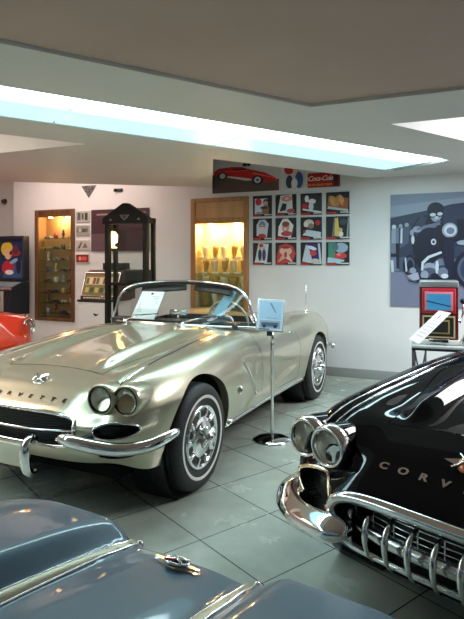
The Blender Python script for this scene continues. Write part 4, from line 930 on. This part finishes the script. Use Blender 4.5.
# ------------------------------------------------------------------ lit wall cabinets
WOOD = noisy('oak_wood', srgb(178, 126, 76), srgb(158, 108, 60), 14, .42, stretch=(1, 1, .12), coat=.2)
WOODD = noisy('walnut_wood', srgb(112, 74, 44), srgb(88, 56, 32), 14, .45, stretch=(1, 1, .12), coat=.2)
BACKW = mat('cabinet_back_cream', srgb(226, 200, 150), .6)
SHG = glass('shelf_glass', (.9, 1, .95), .9)
LAMPW = mat('warm_lamp', (1, .8, .5), .4, emit=(1, .72, .36), es=14)
def wall_cabinet(label, x0, x1, z0, z1, wood, top_h, shelves, fw, depth=.34, door=True, BACKW=BACKW):
    w = x1-x0; t = thing('display_cabinet', label, 'cabinet', ((x0+x1)/2, YW+depth, 0)); h = w/2; g = .016
    b = MB(); D = -depth
    b.box((-h+g, D, z0+g), (-h+.035, 0, z1-g), wood); b.box((h-.035, D, z0+g), (h-g, 0, z1-g), wood); b.box((-h+.035, D, z0+g), (h-.035, 0, z0+.045), wood); b.box((-h+.035, D, z1-.045), (h-.035, 0, z1-g), wood); b.build('carcass', t)
    MB().box((-h+.035, -.012, z0+.045), (h-.035, -.002, z1-.045), BACKW).build('back_panel', t)
    for sx in (-1, 1): MB().box((sx*(h-.036)-.002*(sx > 0), D+.004, z0+.046), (sx*(h-.036)+.002*(sx < 0), -.013, z1-.046), BACKW).build('side_lining', t)
    b = MB(); y0, y1 = D-.025, D
    b.box((-h, y0, z0), (-h+fw, y1, z1), wood, .004); b.box((h-fw, y0, z0), (h, y1, z1), wood, .004); b.box((-h+fw, y0, z1-fw*.8), (h-fw, y1, z1), wood, .004); b.box((-h+fw, y0, z0), (h-fw, y1, z0+fw*.8), wood, .004); fr = b.build('front_frame', t)
    zt = z1-fw*.8-top_h
    if top_h > .1:
        b = MB(); b.box((-h+fw, D-.012, zt+.05), (h-fw, D-.002, z1-fw*.8), noisy('oak_panel', srgb(196, 152, 104), srgb(184, 138, 90), 10, .4, stretch=(1, 1, .1))); b.box((-h+fw, D-.03, zt+.05), (h-fw, D-.012, zt+.08), wood); b.box((-h+fw, D-.025, zt), (h-fw, D-.002, zt+.05), wood); b.box((-h+fw, D-.002, zt), (h-fw, -.012, zt+.02), wood); b.build('top_panel', t)
    else:
        b = MB(); b.box((-h+fw, D-.022, zt), (h-fw, D, z1-fw*.8), wood); b.box((-h+.035, D, zt+.01), (h-.035, -.012, zt+.03), wood); b.build('top_rail', t)
    b = MB()
    for sx in (-.22, .22):
        b.lathe([(.0, -.004), (.03, -.004), (.034, 0), (.034, .012)], LAMPW, 20, Matrix.Translation((sx*w, D*.55, zt-.008)))
    b.build('lamp', t)
    for z in shelves: MB().box((-h+.040, D+.02, z-.006), (h-.040, -.014, z), SHG).build('shelf', t)
    if door: MB().box((-h+fw, D-.004, z0+fw*.8), (h-fw, D-.001, zt), GLASS).build('glass_door', t)
    return t, (x0+x1)/2, D, zt
# centre cabinet
cx0, cx1, _, zt1 = OPEN[1]
zsh = [atY(218, p_, YW+.1).z for p_ in (259, 273.5, 290, 306)]
cabc, ccx, cD, czt = wall_cabinet('oak wall cabinet with warm lit glass shelves behind the champagne car', cx0, cx1, .35, zt1, WOOD, .30, zsh+[.60], .075)
CREAM = mat('cream_glaze', srgb(238, 226, 196), .25, coat=.5)
CREAM2 = mat('gold_glaze', srgb(206, 160, 84), .25, coat=.6)
def vase_proto(h, m):
    b = MB(); b.lathe([(.0, .0), (.03, .0), (.032, .01), (.022, .03), (.036, .35*h), (.05, .8*h), (.056, h), (.05, h), (.036, .4*h), (.0, .32*h)], m, 20); return b
vn = 0; protos = {}
places5 = ['far left', 'second from left', 'third from left', 'fourth from left', 'far right']
shname = ['top shelf', 'second shelf', 'third shelf', 'fourth shelf', 'bottom shelf']
innw = (cx1-cx0)-.15
for si, z in enumerate(zsh+[.60]):
    for k in range(5):
        m = (CREAM, CREAM2)[(k+si) % 2]; hh = .185 if si < 4 else .16; key = (m.name, hh)
        x = ccx+(k-2)*innw/5.0; tl_ = (-1, 1)[(k+si) % 2]*.06
        if key not in protos: o = vase_proto(hh, m).build('tall_vase'); protos[key] = o
        else: o = protos[key].copy(); C.objects.link(o)
        o.location = (x, YW+.34+cD*.5, z+.004); o.rotation_euler = (0, tl_, .3*k)
        tag(o, '%s flared vase, %s on the %s of the oak cabinet' % ('cream' if m is CREAM else 'golden', places5[k], shname[si]), 'vase', 'flared vases in the oak cabinet')
    b = MB()
for si, z in enumerate(zsh[:3]):
    for k in range(4):
        o = MB().box((-.05, -.003, 0), (.05, .003, .022), PAPER).build('shelf_label'); o.location = (ccx+(k-1.5)*innw/4.3, YW+.34+cD+.028, z+.0005)
        tag(o, 'small white label on the %s front edge of the oak cabinet, %s' % (['top', 'second', 'third'][si], ['first', 'second', 'third', 'fourth'][k]+' from left'), 'label', 'white shelf labels in the oak cabinet')
# tall cabinet at the left
cx0, cx1, zb2, zt2 = OPEN[0]
zsl = [atY(54, p_, YW+.1).z for p_ in (238.5, 249.5, 260.5, 271.5, 282, 292.5, 302.5, 313)]
cab2, lcx, lD, lzt = wall_cabinet('tall dark wood wall cabinet of collectables with a glowing top shelf', cx0, cx1, zb2, zt2, WOODD, .06, zsl, .07, .22, True, mat('cabinet_back_tan', srgb(176, 132, 88), .6))
innw = (cx1-cx0)-.16
CARC = [(150, 150, 150), (60, 64, 70), (180, 160, 120), (120, 30, 28), (200, 196, 186), (70, 60, 50), (40, 60, 90)]
def toy_car(col):
    r = bpy.data.objects.new('model_car', None); C.objects.link(r); r.empty_display_size = .02
    P = [(-.075, .012), (-.075, .03), (-.05, .036), (-.028, .037), (-.012, .054), (.028, .054), (.045, .038), (.074, .034), (.076, .012)]
    M = Matrix(((1, 0, 0, 0), (0, 0, 1, 0), (0, 1, 0, 0), (0, 0, 0, 1)))
    b = MB(); b.prism(P, -.03, .03, flat(*col, .25), M); b.build('body', r)
    for x in (-.047, .047):
        for y in (-.03, .03):
            b = MB(); b.lathe([(.0, -.006), (.016, -.006), (.016, .006), (.0, .006)], BLACK, 14, Matrix.Translation((x, y, .016)) @ Matrix.Rotation(PI/2, 4, 'X')); b.build('wheel', r)
    return r
def figurine(col):
    b = MB(); b.lathe([(.0, 0), (.035, 0), (.038, .012), (.014, .02), (.02, .05), (.03, .075), (.026, .10), (.012, .112), (.022, .13), (.02, .15), (0, .16)], flat(*col, .25), 16); return b.build('trophy_cup')
def mug(col):
    b = MB(); b.lathe([(0, 0), (.034, 0), (.036, .004), (.037, .09), (.033, .09), (.032, .01), (0, .008)], flat(*col, .25), 18); o = b.build('mug')
    h = MB(); h.tube([(.034+.022*math.sin(PI*k/8), 0, .075-.06*k/8) for k in range(9)], .005, flat(*col, .25), 6); h.build('handle', o); return o
cname = {(150, 150, 150): 'silver', (60, 64, 70): 'dark grey', (180, 160, 120): 'tan', (120, 30, 28): 'dark red', (200, 196, 186): 'white', (70, 60, 50): 'brown', (40, 60, 90): 'navy'}
src = {}
rowname = ['top', 'second', 'third', 'fourth', 'fifth', 'sixth', 'seventh', 'eighth']
for si, z in enumerate(zsl):
    for k in range(4):
        kind = (toy_car, mug, figurine, toy_car)[(k+si*3) % 4]; col = CARC[(k*3+si*2) % 7]; key = (kind, col)
        if key not in src: o = kind(col); src[key] = o
        else: o = copy_tree(src[key])
        o.location = (lcx+(k-1.5)*innw/4.2, YW+.22+lD*.5, z+.001); o.rotation_euler = (0, 0, random.uniform(-.5, .5)); o.scale = (.88, .88, .88)
        nm = {toy_car: 'model car', mug: 'mug', figurine: 'trophy cup'}[kind]
        tag(o, '%s %s, %s on the %s shelf of the tall dark cabinet' % (cname[col], nm, ['far left', 'left of middle', 'right of middle', 'far right'][k], rowname[si]), nm, nm+'s in the tall dark cabinet')

# ------------------------------------------------------------------ jukebox on its white cabinet, black gabled frame
JY = 6.35
a0, a1 = atY(77.5, 300, JY-.3), atY(106, 300, JY-.3); jz = atY(90, 300, JY-.3).z
wc = thing('white_cabinet', 'white low cabinet with a small dark bird mark under the tabletop jukebox', 'cabinet', ((a0.x+a1.x)/2, JY, 0)); hw = (a1.x-a0.x)/2
b = MB(); b.box((-hw, -.28, 0), (hw, .28, jz-.03), WHITE, .006); b.build('carcass', wc)
b = MB(); b.box((-hw-.015, -.295, jz-.03), (hw+.015, .29, jz-.001), BLACK, .005); b.build('top', wc)
dr = MB().box((-hw+.02, -.287, .05), (hw-.02, -.279, jz-.05), WHITE, .003).build('door', wc)
b = MB(); b.add([(-.05, 0, .015), (-.015, 0, .02), (.01, 0, .008), (.05, 0, .022), (.02, 0, -.012), (-.01, 0, -.02)], [(0, 1, 2, 3, 4, 5)], flat(50, 40, 40)); b.xf(Matrix.Translation((.06, -.2885, jz-.20))); b.build('bird_mark', dr)
jb = thing('jukebox', 'tabletop jukebox with slanted amber title panel on the white cabinet', 'jukebox', ((a0.x+a1.x)/2+.07, JY, jz)); jw = hw*1.25
PM = Matrix(((0, 0, 1, 0), (1, 0, 0, 0), (0, 1, 0, 0), (0, 0, 0, 1)))
b = MB(); prf = [(-.25, 0), (-.25, .05), (-.13, .36), (-.05, .40), (.2, .40), (.2, 0)]; b.prism(prf, -jw, jw, noisy('juke_case', srgb(70, 48, 34), srgb(52, 36, 26), 10, .35), PM); b.build('case', jb)
tm = lambda s_, t_, o_: Vector((s_, -.25+.12*t_-o_*.93, .05+.31*t_+o_*.36))
b = MB()
def tq(x0_, t0, x1_, t1, o_, m): b.add([tm(x0_, t0, o_), tm(x1_, t0, o_), tm(x1_, t1, o_), tm(x0_, t1, o_)], [(0, 1, 2, 3)], m)
tq(-jw*.95, .02, jw*.95, .98, .003, flat(150, 110, 60)); tq(-jw*.88, .48, jw*.88, .82, .005, flat(206, 196, 150)); tq(-jw*.88, .10, jw*.88, .42, .005, flat(120, 130, 84))
for k in range(9): tq(-jw*.84+k*jw*.19, .52, -jw*.84+k*jw*.19+jw*.14, .78, .007, flat(*[(96, 104, 70), (226, 216, 180), (150, 60, 44)][k % 3]))
for k in range(6): tq(-jw*.8+k*jw*.27, .15, -jw*.8+k*jw*.27+jw*.2, .36, .007, flat(*[(206, 180, 110), (74, 84, 50)][k % 2]))
b.build('title_panel', jb)
b = MB(); b.tube([tm(-jw*.97, .0, .006), tm(-jw*.97, 1, .006), tm(jw*.97, 1, .006), tm(jw*.97, 0, .006)], .009, CHROME, 8, closed=True); b.build('chrome_frame', jb)
b = MB(); b.box((-.10, -.02, .402), (jw*.8, .16, .50), BLACK, .01); b.build('speaker_top', jb)
b = MB(); 
for k in range(10): b.box((-jw*.8+k*jw*.165, -.275, .012), (-jw*.8+k*jw*.165+.03, -.25, .036), mat('key_ivory', srgb(226, 214, 180), .3), .004)
b.build('selector_keys', jb)
# gabled black frame
FY = 5.55
f0, f1 = atY(106.5, 300, FY), atY(147.5, 300, FY); fz = atY(127, 218, FY).z; fa = atY(126, 203.5, FY).z; fw_ = (f1.x-f0.x)/2
BW = mat('black_wood', srgb(22, 19, 19), .6, spec=.25)
fm = thing('gabled_frame', 'tall black gabled display frame standing left of the champagne car windscreen', 'display frame', ((f0.x+f1.x)/2, FY, 0))
for s_ in (-1, 1):
    b = MB(); b.box((s_*fw_-.045*(s_ > 0)*1-.0-(.0 if s_ > 0 else 0), -.04, .0), (s_*fw_+.045*(s_ < 0), .04, fz), BW, .006); b.build('post', fm)
    for yy in (.16,): 
        b = MB(); b.box((s_*fw_-.04*(s_ > 0), yy-.03, 0), (s_*fw_+.04*(s_ < 0), yy+.03, fz), BW, .006); b.build('post', fm)
b = MB(); b.prism([(-fw_-.03, fz-.07), (fw_+.03, fz-.07), (fw_+.03, fz), (.03, fa), (-.03, fa), (-fw_-.03, fz)], .045, -.03, BW, Matrix(((1, 0, 0, 0), (0, 0, -1, 0), (0, 1, 0, 0), (0, 0, 0, 1)))); g_ = b.build('gable', fm)
b = MB(); b.add([(-.07, -.048, fz+.035), (.07, -.048, fz+.035), (.04, -.048, fz+.0), (0, -.048, fz-.03), (-.04, -.048, fz+.0)], [(0, 1, 2, 3, 4)], flat(120, 110, 106)); b.add([(-.05, -.0485, fz+.03), (.05, -.0485, fz+.03), (0, -.0485, fz-.02)], [(0, 1, 2)], flat(50, 44, 44)); b.build('gable_emblem', g_)
for sx in (-.20, .20): b = MB(); b.add([(sx-.025, -.048, fz-.03), (sx+.025, -.048, fz-.03), (sx, -.048, fz+.0)], [(0, 1, 2)], flat(110, 102, 100)); b.build('gable_mark', g_)
b = MB(); b.box((-fw_, .13, fz-.06), (fw_, .19, fz), BW); b.box((-fw_, .0, fz-.06), (-fw_+.04, .16, fz), BW); b.box((fw_-.04, 0, fz-.06), (fw_, .16, fz), BW); b.build('top_rail', fm)
sh1 = atY(127, 283, FY).z; b = MB(); b.box((-fw_+.02, -.03, sh1-.03), (fw_-.02, +.19, sh1), BW); b.build('shelf', fm)
b = MB(); b.box((-fw_, -.035, .0), (fw_, +.19, .62), BW, .01); b.build('base', fm)
b = MB(); b.box((-fw_+.045, -.008, sh1), (fw_-.045, -.003, fz-.12), GLASS); b.build('glass_front', fm)
b = MB(); b.box((-.16, -.07, 0), (.16, .09, .16), BLACK, .02); b.box((-.12, -.078, .03), (.12, -.07, .13), DARKIN); o = b.build('radio_set', None, ((f0.x+f1.x)/2+.12, FY+.08, sh1+.001)); tag(o, 'dark box-shaped radio on the shelf inside the black gabled frame', 'radio')
b = MB(); b.lathe([(.0, 0), (.05, 0), (.05, .01), (.02, .02), (.02, .05), (.055, .07), (.06, .16), (.03, .20), (0, .20)], mat('glint_glow', srgb(240, 190, 110), .4, emit=(1, .62, .25), es=3), 16); pz = atY(113, 248, FY+.09); o = b.build('glint', None, (pz.x, FY+.09, pz.z)); tag(o, 'small glowing amber lantern, solid stand-in for a reflection in the black gabled frame', 'glint')  # amber lamp reflection in the frame, modelled as a glowing solid
hb = MB(); hb.tube([(0, 0, .20), (0, 0, fz-.03-pz.z)], .004, BLACK, 6); hb.build('hanging_rod', o)

# ------------------------------------------------------------------ pinball machine
p0 = atY(23.5, 260, YW-.27); px_r = p0.x; zt3 = atY(10, 236, YW-.27).z; zb3 = atY(10, 281, YW-.27).z
pm = thing('pinball_machine', 'dark pinball machine with a blue comic backglass at the left edge of the photo', 'pinball machine', (px_r-.36, YW-.12, 0))
DB = mat('dark_cabinet_paint', srgb(38, 40, 48), .35)
b = MB(); b.box((-.36, -.15, zb3), (.36, -.02, zt3), DB, .008); bx = b.build('backbox', pm)
b = MB(); X0, X1, Zs, Ze = -.325, .325, zb3+.05, zt3-.03
def bq(poly, c, o_): b.add([(X0+(X1-X0)*u, -.152-o_*.0006, Zs+(Ze-Zs)*v) for u, v in poly], [tuple(range(len(poly)))], flat(*c, .2))
bq(rc(0, 0, 1, 1), (30, 44, 84), 1); bq([(.35, .0), (1, 0), (1, .45), (.6, .35)], (50, 84, 130), 2); bq(el(.52, .72, .2, .18), (226, 190, 60), 3); bq(el(.56, .6, .12, .14), (230, 180, 140), 4); bq(el(.78, .62, .18, .08), (150, 50, 44), 4); bq(el(.55, .25, .2, .18), (190, 40, 60), 5); bq(el(.6, .14, .14, .06), (226, 226, 226), 6); bq(el(.8, .7, .1, .12), (96, 40, 70), 5); bq(el(.9, .3, .08, .2), (30, 30, 60), 6); bq([(.0, .85), (1, .92), (1, 1), (0, 1)], (20, 24, 44), 7); bq(el(.75, .42, .14, .05, a=.4), (140, 170, 200), 8)
b.build('backglass', bx)
b = MB(); yf, lz = -.42, atY(12, 288, 6.5).z; b.prism([(yf, .62), (yf, lz), (-.13, lz+.09), (-.02, lz+.09), (-.02, .62)], -.36, .36, DB, PM); cb_ = b.build('cabinet', pm)
b = MB(); b.add([(-.33, yf+.04, lz+.012), (.33, yf+.04, lz+.012), (.33, -.16, lz+.086), (-.33, -.16, lz+.086)], [(0, 1, 2, 3)], mat('playfield_glass', srgb(150, 158, 162), .08, coat=1.)); b.build('playfield', pm)
b = MB(); b.box((-.37, yf-.02, lz-.03), (.37, yf+.035, lz+.014), CHROME, .008); b.build('lockbar', pm)
b = MB(); b.box((-.22, yf-.012, .68), (.22, yf-.001, lz-.05), flat(172, 166, 156), .004); cd = b.build('coin_door', pm)
b = MB(); b.lathe([(.0, .02), (.035, .018), (.04, 0)], BLACK, 18, Matrix.Translation((.02, yf-.012, .80)) @ Matrix.Rotation(PI/2, 4, 'X')); b.box((.1, yf-.02, .84), (.16, yf-.012, .90), BLACK); b.box((.1, yf-.02, .74), (.16, yf-.012, .78), CHROME); b.box((-.14, yf-.02, .90), (-.02, yf-.012, .93), BLACK); b.build('coin_slot', cd)
for sx in (-.33, .33):
    for yy in (yf+.03, -.05): MB().tube([(sx, yy, 0), (sx, yy, .70)], .022, CHROME_SOFT, 8).build('leg', pm)

# ------------------------------------------------------------------ light
def area(name, loc, rot, sx, sy, e, col):
    l = bpy.data.lights.new(name, 'AREA'); l.shape = 'RECTANGLE'; l.size = sx; l.size_y = sy; l.energy = e; l.color = col
    o = bpy.data.objects.new(name, l); C.objects.link(o); o.location = loc; o.rotation_euler = rot; return o
def point(name, loc, e, col, r=.04):
    l = bpy.data.lights.new(name, 'POINT'); l.energy = e; l.color = col; l.shadow_soft_size = r
    o = bpy.data.objects.new(name, l); C.objects.link(o); o.location = loc; return o
area('ceiling_panel_right', (1.6, 5.3, ZC-.05), (0, 0, 0), 1.8, 1.2, 75, (.93, .96, 1))
area('ceiling_panel_rear', (1.4, -.6, ZC-.05), (0, 0, 0), 2.2, 1.6, 55, (1, .95, .9))
area('ceiling_panel_left', (-5.0, 1.5, ZC-.05), (0, 0, 0), 1.4, 2.4, 70, (1, .84, .72))
area('warm_fill_alcove', (-5.6, 6.0, ZC-.05), (0, 0, 0), 2.2, 1.0, 20, (1, .80, .70))  # unseen warm fill added to brighten and tint the left wall
point('cabinet_lamp_left', (lcx, YW+.22+lD*.55, lzt-.06), 5, (1, .62, .30))
for sx in (-.2, .2): point('cabinet_lamp_centre', (ccx+sx, YW+.34+cD*.55, czt-.07), 7, (1, .68, .36))
w = bpy.data.worlds.new('world'); bpy.context.scene.world = w; w.use_nodes = True
w.node_tree.nodes['Background'].inputs[0].default_value = (.5, .52, .55, 1); w.node_tree.nodes['Background'].inputs[1].default_value = .3
sc = bpy.context.scene
sc.view_settings.view_transform = 'Standard'; sc.view_settings.look = 'None'; sc.view_settings.gamma = 1; sc.view_settings.use_curve_mapping = False
sc.view_settings.exposure = 1.22
sc.cycles.max_bounces = 8; sc.cycles.glossy_bounces = 5; sc.cycles.transparent_max_bounces = 24
